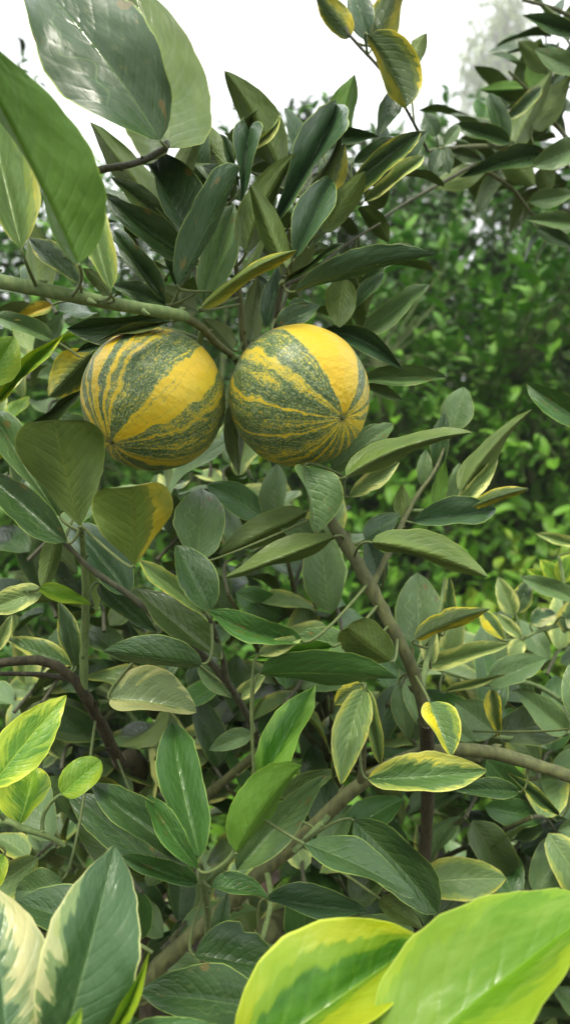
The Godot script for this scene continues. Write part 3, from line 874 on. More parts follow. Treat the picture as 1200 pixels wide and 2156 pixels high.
# ---------------------------------------------------------------- the citrus tree in the middle
func main_tree() -> void:
	var foot := at(700, 1900, 0.62)
	foot.y = 0.0
	var t := thing("citrus_tree", "big citrus tree in the middle with dark leaf cluster above the two fruits", "tree", foot)
	limb(t, "trunk", M.bark, [foot - Vector3(0, 0.05, 0), foot + Vector3(0.005, 0.35, 0.0), at(640, 2120, 0.58), at(560, 1960, 0.54)], [0.019, 0.016, 0.012, 0.009])
	branch(t, "branch", M.bark, [[250, 2150, 0.52, 6.2], [340, 2030, 0.5, 6.0], [450, 1930, 0.49, 5.6], [560, 1830, 0.48, 5.2], [650, 1750, 0.475, 4.8], [760, 1650, 0.47, 4.3], [870, 1590, 0.47, 3.9], [1000, 1580, 0.46, 4.2], [1110, 1605, 0.45, 4.0], [1240, 1650, 0.44, 3.8]])
	branch(t, "branch", M.brown, [[870, 2040, 0.60, 5.0], [885, 1880, 0.56, 4.8], [897, 1760, 0.54, 4.6], [900, 1640, 0.50, 4.4], [897, 1520, 0.44, 4.2]])
	branch(t, "branch", M.bark, [[897, 1520, 0.44, 3.6], [878, 1440, 0.43, 3.7], [850, 1370, 0.42, 3.8], [805, 1285, 0.42, 3.9], [760, 1200, 0.42, 4.1], [715, 1125, 0.425, 3.7], [670, 1050, 0.44, 3.0], [610, 930, 0.47, 2.8], [545, 790, 0.47, 2.4], [515, 730, 0.46, 2.2], [506, 640, 0.45, 1.9], [497, 560, 0.445, 1.5]])
	branch(t, "twig", M.twigdark, [[560, 820, 0.47, 2.2], [576, 700, 0.455, 2.0], [590, 620, 0.445, 1.7], [602, 570, 0.44, 1.3], [640, 480, 0.45, 1.0], [690, 420, 0.46, 0.9], [760, 430, 0.475, 0.8]])
	branch(t, "twig", M.twigdark, [[506, 640, 0.45, 1.6], [470, 590, 0.455, 1.4], [430, 555, 0.46, 1.2], [385, 540, 0.465, 1.0], [360, 500, 0.47, 0.9]])
	branch(t, "twig", M.twigdark, [[600, 600, 0.445, 1.3], [660, 570, 0.45, 1.1], [720, 520, 0.46, 0.9], [800, 470, 0.47, 0.8]])
	branch(t, "twig", M.bark, [[780, 1240, 0.42, 2.2], [815, 1170, 0.43, 1.9], [850, 1095, 0.45, 1.6], [880, 1040, 0.465, 1.3], [915, 990, 0.48, 1.0], [945, 915, 0.53, 0.8]])
	branch(t, "twig", M.stem, [[865, 1075, 0.46, 1.4], [920, 1075, 0.465, 1.2], [968, 1060, 0.47, 1.0]])
	branch(t, "twig", M.stem, [[640, 1000, 0.45, 1.6], [690, 1010, 0.445, 1.4], [728, 1005, 0.42, 1.2]])
	branch(t, "twig", M.twigdark, [[560, 820, 0.47, 1.8], [640, 760, 0.475, 1.5], [700, 720, 0.475, 1.2], [760, 800, 0.47, 1.0]])
	branch(t, "twig", M.stem, [[885, 1460, 0.435, 2.0], [900, 1380, 0.45, 1.8], [925, 1290, 0.46, 1.4], [935, 1220, 0.47, 1.1]])
	branch(t, "twig", M.stem, [[437, 1990, 0.49, 2.2], [438, 1930, 0.44, 2.2], [430, 1870, 0.38, 2.0], [424, 1830, 0.365, 1.7]])
	branch(t, "shoot", M.stem, [[430, 1872, 0.38, 2.0], [455, 1840, 0.375, 1.9], [490, 1800, 0.36, 1.5], [540, 1700, 0.365, 1.0]])
	branch(t, "twig", M.bark, [[760, 1650, 0.47, 3.0], [765, 1560, 0.45, 1.8], [765, 1455, 0.42, 1.4]])
	branch(t, "twig", M.stem, [[690, 1720, 0.47, 2.0], [650, 1760, 0.42, 1.7], [620, 1790, 0.38, 1.4]])
	branch(t, "twig", M.stem, [[560, 1830, 0.48, 2.0], [570, 1900, 0.45, 1.6], [545, 2010, 0.40, 1.4], [540, 2110, 0.36, 1.3]])
	# the dark cluster above the fruits
	lf(t, "olive", 370, 480, 190, 257, 36, 38, 0.46, 0.0, 5, "u")
	lf(t, "dark", 402, 495, 300, 313, 20, 70, 0.42, 0.01, 0, "")
	lf(t, "blue", 374, 600, 510, 345, 44, 15, 0.385, 0.03, 3, "g")
	lf(t, "dark", 398, 545, 224, 414, 34, 30, 0.43, 0.0, 0, "")
	lf(t, "olive", 380, 495, 234, 374, 22, 22, 0.465)
	lf(t, "dark", 350, 640, 240, 486, 12, 26, 0.44, 0.03)
	lf(t, "gray", 415, 655, 340, 606, 28, 28, 0.465, 0.01, 0, "u")
	lf(t, "dark", 352, 642, 236, 600, 20, 20, 0.47)
	lf(t, "dark", 372, 602, 352, 440, 22, 22, 0.45)
	lf(t, "gray", 427, 640, 494, 425, 34, 36, 0.42, 0.03, 0, "")
	lf(t, "blue", 508, 425, 526, 257, 22, 28, 0.435, 0.05)
	lf(t, "olive", 588, 350, 474, 153, 36, 46, 0.49, -0.01, -6, "u")
	lf(t, "pale", 500, 335, 593, 237, 4, 14, 0.465, 0.02, -8)
	lf(t, "blue", 490, 385, 425, 348, 18, 18, 0.465)
	lf(t, "dark", 505, 400, 462, 278, 6, 10, 0.47)
	lf(t, "gray", 375, 375, 420, 277, 24, 22, 0.485, 0.0, 0, "u")
	lf(t, "olive", 520, 530, 622, 322, 44, 26, 0.425, -0.01, 12, "u")
	lf(t, "olive", 603, 562, 528, 394, 26, 27, 0.40, 0.0, 0, "u")
	lf(t, "margin", 424, 648, 626, 526, 9, 28, 0.39, -0.01, 14, "u")
	lf(t, "blue", 575, 475, 716, 203, 34, 30, 0.425, 0.05, -8)
	lf(t, "blue", 620, 545, 693, 372, 32, 31, 0.405, 0.03)
	lf(t, "blue", 600, 490, 721, 270, 6, 20, 0.435, 0.04)
	lf(t, "wide", 690, 410, 725, 303, 26, 25, 0.46, 0.0, 0, "u")
	lf(t, "olive", 678, 488, 768, 362, 27, 28, 0.435, -0.01, 0, "u")
	lf(t, "margin", 704, 422, 892, 272, 16, 36, 0.455, 0.0, 4, "")
	lf(t, "pale", 765, 425, 898, 323, 17, 14, 0.475)
	lf(t, "fresh", 716, 295, 747, 156, 38, 27, 0.51, 0.0, 0, "u")
	lf(t, "dark", 678, 292, 798, 288, 16, 15, 0.485)
	lf(t, "dark", 745, 342, 836, 290, 16, 14, 0.49)
	lf(t, "blue", 622, 614, 914, 536, 40, 10, 0.40, 0.0, 12, "gts")
	lf(t, "olive", 600, 594, 728, 508, 5, 10, 0.415)
	lf(t, "olive", 724, 585, 714, 692, 34, 34, 0.44, 0.0, 0, "u")
	lf(t, "dark", 742, 648, 812, 572, 15, 16, 0.47)
	lf(t, "gray", 765, 706, 907, 596, 22, 26, 0.54)
	lf(t, "blue", 585, 692, 676, 643, 28, 18, 0.435)
	lf(t, "blue", 680, 696, 850, 780, 18, 28, 0.455, 0.0, 18)
	lf(t, "gray", 764, 800, 942, 795, 22, 22, 0.47)
	lf(t, "gray", 772, 812, 848, 844, 12, 13, 0.475)
	lf(t, "olive", 492, 850, 503, 1002, 12, 28, 0.45, 0.0, 0, "u")
	lf(t, "gray", 490, 736, 428, 670, 20, 22, 0.45, 0.0, 0, "u")
	lf(t, "gray", 528, 716, 542, 585, 24, 24, 0.475, 0.0, 0, "u")
	lf(t, "blue", 560, 690, 585, 560, 22, 22, 0.47)
	lf(t, "gray", 455, 640, 440, 520, 22, 22, 0.475, 0.0, 0, "u")
	lf(t, "dark", 650, 520, 700, 420, 20, 22, 0.46)
	lf(t, "dark", 555, 470, 560, 360, 24, 24, 0.46)
	lf(t, "dark", 330, 590, 250, 520, 22, 22, 0.475)
	lf(t, "dark", 470, 500, 440, 380, 26, 26, 0.475)
	lf(t, "olive", 620, 420, 640, 330, 22, 24, 0.475)
	lf(t, "dark", 760, 600, 850, 520, 16, 18, 0.49)
	# leaves round and below the right fruit
	lf(t, "gray", 641, 984, 664, 1124, 76, 10, 0.405, -0.01, -4, "")
	lf(t, "gray", 700, 992, 832, 890, 32, 30, 0.45)
	lf(t, "olive", 728, 1004, 994, 911, 26, 26, 0.39, 0.0, 18, "u")
	lf(t, "pale", 735, 1046, 842, 972, 12, 26, 0.425)
	lf(t, "gray", 950, 912, 976, 812, 34, 32, 0.55)
	lf(t, "dark", 920, 985, 936, 868, 20, 20, 0.51)
	lf(t, "gray", 890, 1024, 896, 945, 16, 17, 0.505)
	lf(t, "green", 970, 1034, 1117, 865, 24, 24, 0.475, 0.0, 10, "u")
	lf(t, "pale", 966, 1062, 1048, 962, 9, 26, 0.485)
	lf(t, "gray", 953, 1072, 967, 972, 20, 20, 0.50)
	lf(t, "fresh", 920, 1064, 938, 968, 16, 17, 0.475, 0.0, 0, "u")
	lf(t, "wide", 980, 1072, 1110, 1030, 14, 18, 0.465, 0.0, 4, "u")
	lf(t, "blue", 868, 1100, 1045, 1072, 36, 26, 0.45, 0.03)
	lf(t, "olive", 782, 1142, 1024, 1215, 40, 24, 0.385, 0.0, 10, "u")
	lf(t, "blue", 768, 1136, 842, 1083, 26, 22, 0.425)
	lf(t, "olive", 850, 1092, 846, 1020, 20, 18, 0.455, 0.0, 0, "u")
	lf(t, "blue", 800, 1230, 770, 1130, 24, 26, 0.45)
	lf(t, "gray", 690, 1135, 582, 1100, 26, 24, 0.44)
	lf(t, "dark", 642, 1078, 460, 1168, 34, 34, 0.435, 0.0, 0, "u")
	lf(t, "olive", 702, 1130, 474, 1216, 22, 28, 0.41, 0.0, 0, "u")
	lf(t, "gray", 415, 1182, 424, 1016, 54, 54, 0.42, 0.04)
	# around the slanting stem and below
	lf(t, "gray", 882, 1364, 878, 1200, 46, 44, 0.50, 0.03)
	lf(t, "wide", 875, 1346, 1029, 1283, 25, 20, 0.44, 0.0, 6, "u")
	lf(t, "yband", 935, 1330, 945, 1215, 18, 18, 0.47, 0.0)
	lf(t, "green", 548, 1418, 842, 1428, 40, 15, 0.36, 0.0, 6, "g")
	lf(t, "gray", 745, 1366, 622, 1338, 16, 32, 0.395)
	lf(t, "olive", 822, 1392, 724, 1318, 46, 46, 0.375, -0.03, 0, "ru")
	lf(t, "fresh", 700, 1362, 520, 1388, 14, 13, 0.375, 0.0, 0, "")
	lf(t, "green", 638, 1352, 436, 1284, 24, 30, 0.355, 0.0, 14, "")
	lf(t, "pale", 545, 1378, 637, 1342, 16, 18, 0.352)
	lf(t, "half", 904, 1479, 948, 1591, 48, 22, 0.405, -0.02)
	lf(t, "yband", 774, 1640, 1024, 1622, 42, 40, 0.385, 0.0, -4, "")
	lf(t, "gmargin", 766, 1452, 718, 1652, 36, 36, 0.40, -0.02, -6)
	lf(t, "margin", 738, 1480, 700, 1640, 20, 18, 0.42)
	lf(t, "gmargin", 770, 1450, 802, 1612, 20, 14, 0.41)
	lf(t, "wide", 760, 1440, 704, 1484, 18, 20, 0.43)
	lf(t, "gray", 860, 1425, 900, 1540, 28, 24, 0.46)
	lf(t, "gray", 840, 1440, 860, 1560, 24, 26, 0.475)
	lf(t, "pale", 905, 1400, 900, 1300, 20, 20, 0.475)
	lf(t, "dark", 640, 1776, 878, 1890, 56, 26, 0.355, -0.01, 6, "f")
	lf(t, "dark", 745, 1728, 926, 1928, 46, 62, 0.395)
	lf(t, "olive", 800, 1892, 890, 1956, 24, 24, 0.385, 0.0, 0, "u")
	lf(t, "blue", 560, 1892, 778, 1922, 32, 22, 0.405)
	lf(t, "dark", 1090, 1668, 958, 1664, 20, 22, 0.45)
	lf(t, "margin", 1175, 1716, 1068, 1628, 12, 13, 0.45)
	lf(t, "olive", 590, 1680, 720, 1620, 24, 20, 0.45)
	# the rosette in the lower middle
	lf(t, "dark", 416, 1818, 188, 1646, 36, 46, 0.365, 0.02)
	lf(t, "green", 422, 1805, 362, 1519, 46, 46, 0.355, 0.05)
	lf(t, "green", 417, 1830, 309, 1670, 25, 23, 0.345, 0.03)
	lf(t, "fresh", 498, 1796, 634, 1612, 66, 16, 0.355, -0.01, 6, "ur")
	lf(t, "fresh", 548, 1668, 664, 1442, 44, 40, 0.365, 0.02, 6, "w")
	lf(t, "gray", 498, 1832, 686, 1632, 28, 46, 0.385, 0.02)
	lf(t, "green", 444, 1868, 568, 1894, 32, 8, 0.365, 0.0, 6)
	lf(t, "green", 416, 1860, 254, 1800, 22, 22, 0.385)
	lf(t, "dark", 455, 1990, 480, 1880, 22, 22, 0.46)
	lf(t, "dark", 540, 2122, 296, 2090, 58, 62, 0.345, -0.02)
	lf(t, "dark", 410, 2012, 594, 2050, 66, 32, 0.375, 0.0, 4)
	# untraced foliage farther in
	for q in [[560, 500, 0.52, 10, -90, 0.03], [430, 470, 0.52, -30, -90, 0.03], [650, 440, 0.53, 40, -80, 0.03], [350, 590, 0.52, -60, -40, 0.02], [700, 600, 0.53, 60, -40, 0.03], [480, 420, 0.50, 10, -80, 0.02], [600, 400, 0.50, 40, -70, 0.02], [330, 480, 0.51, -50, -60, 0.02], [500, 640, 0.51, 10, -90, 0.02], [590, 660, 0.52, 20, -90, 0.02], [420, 600, 0.5, -30, -80, 0.02], [740, 430, 0.53, 60, -60, 0.02]]:
		spray(t, q[0], q[1], q[2], q[3], q[4], q[5], 6, ["dark", "olive", "blue"], 150.0, int(q[0] * 3 + q[1]))

# a third tree whose leaves fill the space behind the rosette and the slanting stem
func middle_tree() -> void:
	var foot := at(760, 1900, 0.80)
	foot.y = 0.0
	var t := thing("citrus_tree", "citrus tree of grey-green leaves filling the lower middle behind the slanting stem", "tree", foot)
	var hub := at(740, 1900, 0.72)
	limb(t, "trunk", M.bark, [foot - Vector3(0, 0.05, 0), foot.lerp(hub, 0.5) + Vector3(0.02, 0, 0), hub, at(700, 1600, 0.68), at(660, 1300, 0.66)], [0.012, 0.010, 0.008, 0.005, 0.003])
	var mix := ["dark", "olive", "gmargin", "gray", "green", "gray", "green", "pale"]
	for q in [[620, 1240, 0.60, 60, -80, 0.05], [520, 1330, 0.58, -70, -60, 0.05], [680, 1560, 0.60, -60, -110, 0.05], [620, 1700, 0.60, 40, -90, 0.06], [820, 1760, 0.58, 60, -90, 0.06], [980, 1720, 0.56, 60, -60, 0.05], [1060, 1830, 0.58, 50, -90, 0.05], [760, 1900, 0.60, -50, -70, 0.05], [380, 1960, 0.55, -60, -60, 0.05], [560, 2040, 0.55, 60, -60, 0.05], [700, 1470, 0.55, -80, -20, 0.05], [1010, 1600, 0.55, 40, -110, 0.06], [880, 1640, 0.6, 20, -90, 0.05], [540, 1560, 0.58, -60, -60, 0.05], [1120, 1720, 0.55, 60, 50, 0.04], [640, 1860, 0.52, 40, -50, 0.04],
			[600, 1150, 0.56, -40, -60, 0.03], [480, 1250, 0.55, 40, -80, 0.03], [720, 1330, 0.54, -60, -60, 0.03], [600, 1480, 0.54, 50, -60, 0.03], [480, 1660, 0.56, -40, -80, 0.03], [740, 1620, 0.56, 60, -60, 0.03], [840, 1880, 0.54, 60, -50, 0.03], [960, 1860, 0.55, 50, 30, 0.03], [1080, 1920, 0.55, 50, -40, 0.03], [700, 1960, 0.52, 50, -60, 0.03], [480, 2120, 0.52, 60, -60, 0.03], [640, 2060, 0.54, -60, -40, 0.03], [560, 1780, 0.56, -40, -70, 0.03], [900, 1600, 0.58, -60, -60, 0.03], [1000, 1500, 0.62, 50, -50, 0.03], [1130, 1640, 0.58, 40, -60, 0.03], [820, 1480, 0.58, 50, -70, 0.03], [680, 1820, 0.55, 30, -80, 0.03]]:
		var a := at(q[0], q[1], q[2])
		var h := hub if q[1] > 1650 else at(700, 1600, 0.68)
		limb(t, "limb", M.bark, [h, h.lerp(a, 0.55) + Vector3(0, -0.01, -0.02), a], [0.003, 0.0022, 0.0016], 0.1)
		spray(t, q[0], q[1], q[2], q[3], q[4], q[5], 7, mix, 180.0, int(q[0] * 7 + q[1]))

# ---------------------------------------------------------------- the trees on the left
func left_tree() -> void:
	var foot := at(-260, 1000, 0.42)
	foot.y = 0.0
	var t := thing("citrus_tree", "citrus tree at left edge whose green twig carries the two fruits", "tree", foot)
	limb(t, "trunk", M.bark, [foot - Vector3(0, 0.05, 0), foot + Vector3(0.01, 0.7, 0.01), at(-230, 620, 0.40), at(-200, 200, 0.36), at(-160, -60, 0.36)], [0.02, 0.015, 0.011, 0.008, 0.004])
	branch(t, "branch", M.stem, [[-230, 620, 0.40, 4.4], [-60, 588, 0.365, 3.8], [60, 604, 0.36, 3.6], [170, 626, 0.365, 3.4], [280, 646, 0.375, 3.3], [372, 662, 0.39, 3.2], [392, 668, 0.395, 2.6]], 0.12)
	branch(t, "twig", M.bark, [[385, 665, 0.394, 2.6], [425, 690, 0.41, 2.3], [458, 725, 0.425, 2.1], [490, 750, 0.435, 1.9], [505, 775, 0.44, 1.4]])
	branch(t, "twig", M.twigdark, [[-160, -60, 0.36, 4.0], [60, 340, 0.40, 2.4], [250, 350, 0.40, 1.8], [340, 318, 0.37, 1.6], [352, 300, 0.37, 1.3]])
	lf(t, "dark", 338, 296, 42, -72, 104, 112, 0.36, 0.02, -16, "w")
	lf(t, "olive", 352, 312, 268, -66, 84, 106, 0.39, 0.05, -14, "us")
	lf(t, "fresh", 166, 556, -86, 66, 18, 128, 0.28, -0.03, -6, "u")
	lf(t, "gmargin", 46, 524, -32, 190, 66, 66, 0.335, 0.05)
	lf(t, "gmargin", 234, 612, 192, 425, 36, 36, 0.335, 0.03)
	lf(t, "margin", 166, 596, 56, 498, 18, 36, 0.36)
	lf(t, "olive", 231, 618, 176, 566, 18, 20, 0.35, 0.0, 0, "u")
	lf(t, "dark", 350, 664, 139, 692, 48, 14, 0.44, 0.0, 6)
	lf(t, "gray", 362, 677, 195, 722, 5, 9, 0.40, 0.0, 0)
	lf(t, "dark", 330, 690, 160, 742, 20, 20, 0.47)
	lf(t, "dead", 110, 642, 32, 674, 15, 15, 0.50)
	lf(t, "wide", 192, 745, 104, 836, 44, 40, 0.50, 0.0, 0, "u")
	lf(t, "gray", 112, 716, -14, 664, 20, 22, 0.50)
	spray(t, 120, 660, 0.56, -70, -50, 0.03, 6, ["dark", "gray"], 150.0, 5)

	# a second tree with the dark brown branch, lower left
	var foot2 := at(330, 1900, 0.66)
	foot2.y = 0.0
	var b := thing("citrus_tree", "citrus tree at lower left with a bent dark brown branch", "tree", foot2)
	limb(b, "trunk", M.brown, [foot2 - Vector3(0, 0.05, 0), foot2 + Vector3(0, 0.4, 0), at(310, 1800, 0.6), at(250, 1600, 0.52)], [0.014, 0.012, 0.008, 0.0055])
	branch(b, "branch", M.brown, [[252, 1605, 0.52, 4.2], [220, 1540, 0.49, 3.8], [185, 1475, 0.46, 3.5], [150, 1425, 0.45, 3.1], [80, 1390, 0.44, 2.7], [-40, 1402, 0.43, 2.3]], 0.35)
	branch(b, "twig", M.brown, [[160, 1432, 0.455, 2.0], [80, 1420, 0.46, 1.6], [-20, 1418, 0.46, 1.3]])
	branch(b, "branch", M.stem, [[176, 1450, 0.455, 2.6], [179, 1340, 0.44, 2.4], [181, 1240, 0.42, 2.2], [176, 1160, 0.40, 1.7], [170, 1105, 0.375, 1.3]])
	branch(b, "branch", M.twigdark, [[552, 1575, 0.52, 2.4], [515, 1495, 0.47, 2.3], [465, 1420, 0.43, 2.2], [400, 1355, 0.415, 2.0], [330, 1300, 0.41, 1.9], [270, 1250, 0.405, 1.8], [195, 1200, 0.40, 1.6], [135, 1140, 0.395, 1.3]])
	branch(b, "twig", M.twigdark, [[480, 1440, 0.435, 2.0], [465, 1370, 0.415, 1.7], [445, 1310, 0.39, 1.4], [432, 1285, 0.385, 1.1]])
	limb(b, "branch", M.bark, [at(300, 1780, 0.595), at(430, 1680, 0.56), at(552, 1575, 0.52)], [0.005, 0.004, 0.0026])
	lf(b, "olive", 170, 1108, 114, 884, 80, 94, 0.365, -0.02, 0, "hus")
	lf(b, "heart", 284, 1190, 276, 1024, 84, 80, 0.355, -0.02, 0, "hus")
	lf(b, "gray", 128, 1090, -24, 856, 20, 34, 0.385, 0.03)
	lf(b, "dark", 142, 1142, -34, 988, 46, 28, 0.375, 0.02)
	lf(b, "olive", 60, 906, 174, 820, 10, 24, 0.43)
	lf(b, "gray", 202, 916, 118, 872, 18, 20, 0.46)
	lf(b, "blue", 272, 1256, 134, 1094, 38, 46, 0.425, 0.04)
	lf(b, "gmargin", 432, 1292, 290, 1177, 20, 24, 0.385)
	lf(b, "dark", 442, 1288, 370, 1146, 32, 48, 0.365)
	lf(b, "olive", 462, 1386, 281, 1237, 22, 46, 0.405)
	lf(b, "dark", 426, 1398, 213, 1371, 14, 44, 0.375, 0.0, 0, "f")
	lf(b, "dusty", 232, 1472, 414, 1500, 72, 30, 0.405, 0.0, 6)
	lf(b, "yband", 150, 1402, 12, 1344, 18, 30, 0.455)
	lf(b, "margin", 160, 1402, 124, 1264, 22, 22, 0.50)
	lf(b, "dark", 322, 1818, 140, 1672, 44, 46, 0.46)
	lf(b, "gray", 132, 1852, 34, 1872, 40, 36, 0.41, 0.0, 12, "r")
	lf(b, "dark", 240, 1962, 26, 1896, 42, 62, 0.335, 0.02)
	lf(b, "olive", 120, 1130, 90, 1240, 20, 24, 0.43, 0.0, 0, "u")
	lf(b, "dark", 210, 1230, 330, 1330, 22, 24, 0.45)
	lf(b, "gray", 530, 1545, 440, 1580, 22, 20, 0.47)
	lf(b, "pale", 500, 1470, 560, 1420, 14, 18, 0.46)
	lf(b, "gray", 420, 1400, 500, 1470, 20, 24, 0.46)
	var mix := ["dark", "olive", "gmargin", "gray", "green", "gray", "pale"]
	for q in [[120, 1300, 0.56, -60, -80, 0.05], [260, 1420, 0.56, 60, -70, 0.05], [90, 1480, 0.54, 60, -60, 0.05], [330, 1600, 0.56, 60, -80, 0.05], [200, 1660, 0.56, -60, -60, 0.05], [120, 1780, 0.52, -60, 40, 0.04], [400, 1560, 0.58, 60, -60, 0.05], [40, 1080, 0.55, -30, -80, 0.04], [330, 1180, 0.58, 40, -60, 0.05], [60, 1650, 0.56, 40, -60, 0.04], [300, 1880, 0.5, -40, -60, 0.04], [220, 1330, 0.54, -30, -60, 0.03], [380, 1500, 0.54, -50, -60, 0.03], [130, 1620, 0.54, 50, -50, 0.03], [260, 1760, 0.54, 60, -50, 0.03], [380, 1720, 0.55, -40, -70, 0.03], [60, 1180, 0.54, 50, -60, 0.03], [30, 1500, 0.54, 40, -60, 0.03], [320, 1080, 0.56, 50, -50, 0.03], [340, 2000, 0.52, 50, -60, 0.03]]:
		spray(b, q[0], q[1], q[2], q[3], q[4], q[5], 7, mix, 175.0, int(q[0] * 5 + q[1]))

# ---------------------------------------------------------------- the dark tree at the top right
func right_tree() -> void:
	var foot := Vector3(0.62, 0, -0.9)
	var t := thing("citrus_tree", "dark citrus tree reaching in from the top right edge", "tree", foot)
	limb(t, "trunk", M.brown, [foot - Vector3(0, 0.05, 0), foot + Vector3(0.0, 0.8, 0), at(1330, 420, 0.82), at(1300, 60, 0.75)], [0.022, 0.017, 0.011, 0.006])
	branch(t, "branch", M.bark, [[1330, 420, 0.82, 6.0], [1230, 340, 0.74, 3.6], [1130, 318, 0.70, 2.8], [1030, 308, 0.66, 2.0], [940, 312, 0.60, 1.5], [900, 318, 0.57, 1.2]])
	branch(t, "twig", M.twigdark, [[900, 318, 0.57, 1.2], [872, 262, 0.53, 1.1], [840, 205, 0.50, 1.1], [800, 145, 0.50, 1.1], [750, 90, 0.50, 1.0], [730, 60, 0.50, 0.9], [745, 10, 0.52, 0.8]])
	branch(t, "twig", M.twigdark, [[1000, 345, 0.66, 1.8], [930, 385, 0.64, 1.5], [850, 430, 0.62, 1.2], [790, 470, 0.60, 1.0]])
	branch(t, "twig", M.bark, [[1010, 352, 0.68, 2.0], [1075, 395, 0.70, 1.8], [1110, 440, 0.72, 1.5], [1150, 490, 0.75, 1.2]])
	branch(t, "twig", M.bark, [[1250, 60, 0.75, 2.6], [1170, 20, 0.74, 2.0], [1100, 0, 0.72, 1.6]])
	branch(t, "twig", M.bark, [[1230, 340, 0.74, 2.6], [1160, 250, 0.72, 2.0], [1110, 190, 0.71, 1.5], [1070, 150, 0.70, 1.1]])
	lf(t, "wide", 738, 78, 664, -16, 28, 26, 0.50, 0.0, 0, "u")
	lf(t, "blue", 776, 88, 738, -24, 26, 26, 0.51)
	lf(t, "wide", 782, 104, 850, -46, 36, 38, 0.51, 0.0, 0, "u")
	lf(t, "wide", 774, 74, 857, 224, 56, 26, 0.48, 0.0, 8, "ru")
	lf(t, "pale", 868, 128, 897, 72, 20, 20, 0.53, 0.0, 0, "u")
	lf(t, "dark", 834, 196, 794, 288, 22, 22, 0.51)
	lf(t, "dark", 1218, 72, 1098, 32, 15, 18, 0.70)
	lf(t, "green", 1152, 152, 1090, 88, 22, 22, 0.70, 0.0, 0, "u")
	lf(t, "fresh", 1130, 188, 1120, 106, 20, 20, 0.71, 0.0, 0, "u")
	lf(t, "gray", 1222, 152, 1124, 104, 22, 22, 0.69)
	lf(t, "fresh", 1112, 186, 1010, 190, 15, 15, 0.72, 0.0, 0, "u")
	lf(t, "dark", 1066, 312, 1028, 194, 20, 20, 0.67)
	lf(t, "margin", 1066, 252, 1138, 184, 14, 16, 0.68)
	lf(t, "olive", 1085, 300, 1160, 150, 26, 26, 0.69, 0.0, 0, "u")
	lf(t, "olive", 1120, 270, 1200, 160, 30, 30, 0.70, 0.0, 0, "u")
	lf(t, "dark", 1072, 300, 953, 264, 17, 18, 0.66)
	lf(t, "dark", 1142, 326, 968, 373, 20, 22, 0.66)
	lf(t, "olive", 1060, 330, 1125, 392, 30, 28, 0.69, 0.0, 0, "u")
	lf(t, "gray", 1217, 310, 1118, 350, 30, 26, 0.65)
	lf(t, "dark", 918, 288, 894, 238, 18, 18, 0.58)
	lf(t, "dark", 925, 315, 905, 372, 16, 16, 0.58)
	lf(t, "dark", 935, 312, 945, 365, 14, 14, 0.59)
	lf(t, "gray", 935, 305, 968, 262, 12, 14, 0.60)
	lf(t, "olive", 945, 318, 1015, 338, 12, 14, 0.62)
	lf(t, "gray", 1112, 425, 1212, 405, 18, 20, 0.72)
	lf(t, "gray", 1140, 480, 1212, 470, 20, 22, 0.73)
	lf(t, "gray", 1215, 470, 1106, 462, 16, 18, 0.70)
	lf(t, "dark", 1130, 480, 1205, 520, 16, 18, 0.72)
	lf(t, "green", 1135, 355, 1160, 400, 22, 22, 0.74, 0.0, 0, "u")
	lf(t, "green", 1232, 892, 1108, 808, 32, 24, 0.50)
	for q in [[1180, 240, 0.76, -40, -70, 0.02], [1150, 330, 0.78, -70, -20, 0.02], [1060, 300, 0.74, -50, -30, 0.02], [1210, 130, 0.78, -50, -60, 0.02], [1180, 440, 0.78, 10, 50, 0.02], [1220, 380, 0.76, -60, -20, 0.02], [1130, 260, 0.8, -50, -40, 0.02], [1190, 60, 0.8, -40, 40, 0.02], [1160, 380, 0.8, -60, 10, 0.02], [1200, 300, 0.72, -60, -40, 0.02], [1090, 340, 0.7, -70, 10, 0.02]]:
		spray(t, q[0], q[1], q[2], q[3], q[4], q[5], 6, ["dark", "olive", "dark", "green"], 125.0, int(q[0] + q[1] * 3))
	branch(t, "branch", M.bark, [[1330, 700, 0.62, 5.0], [1280, 860, 0.54, 3.0], [1235, 893, 0.50, 1.6]])

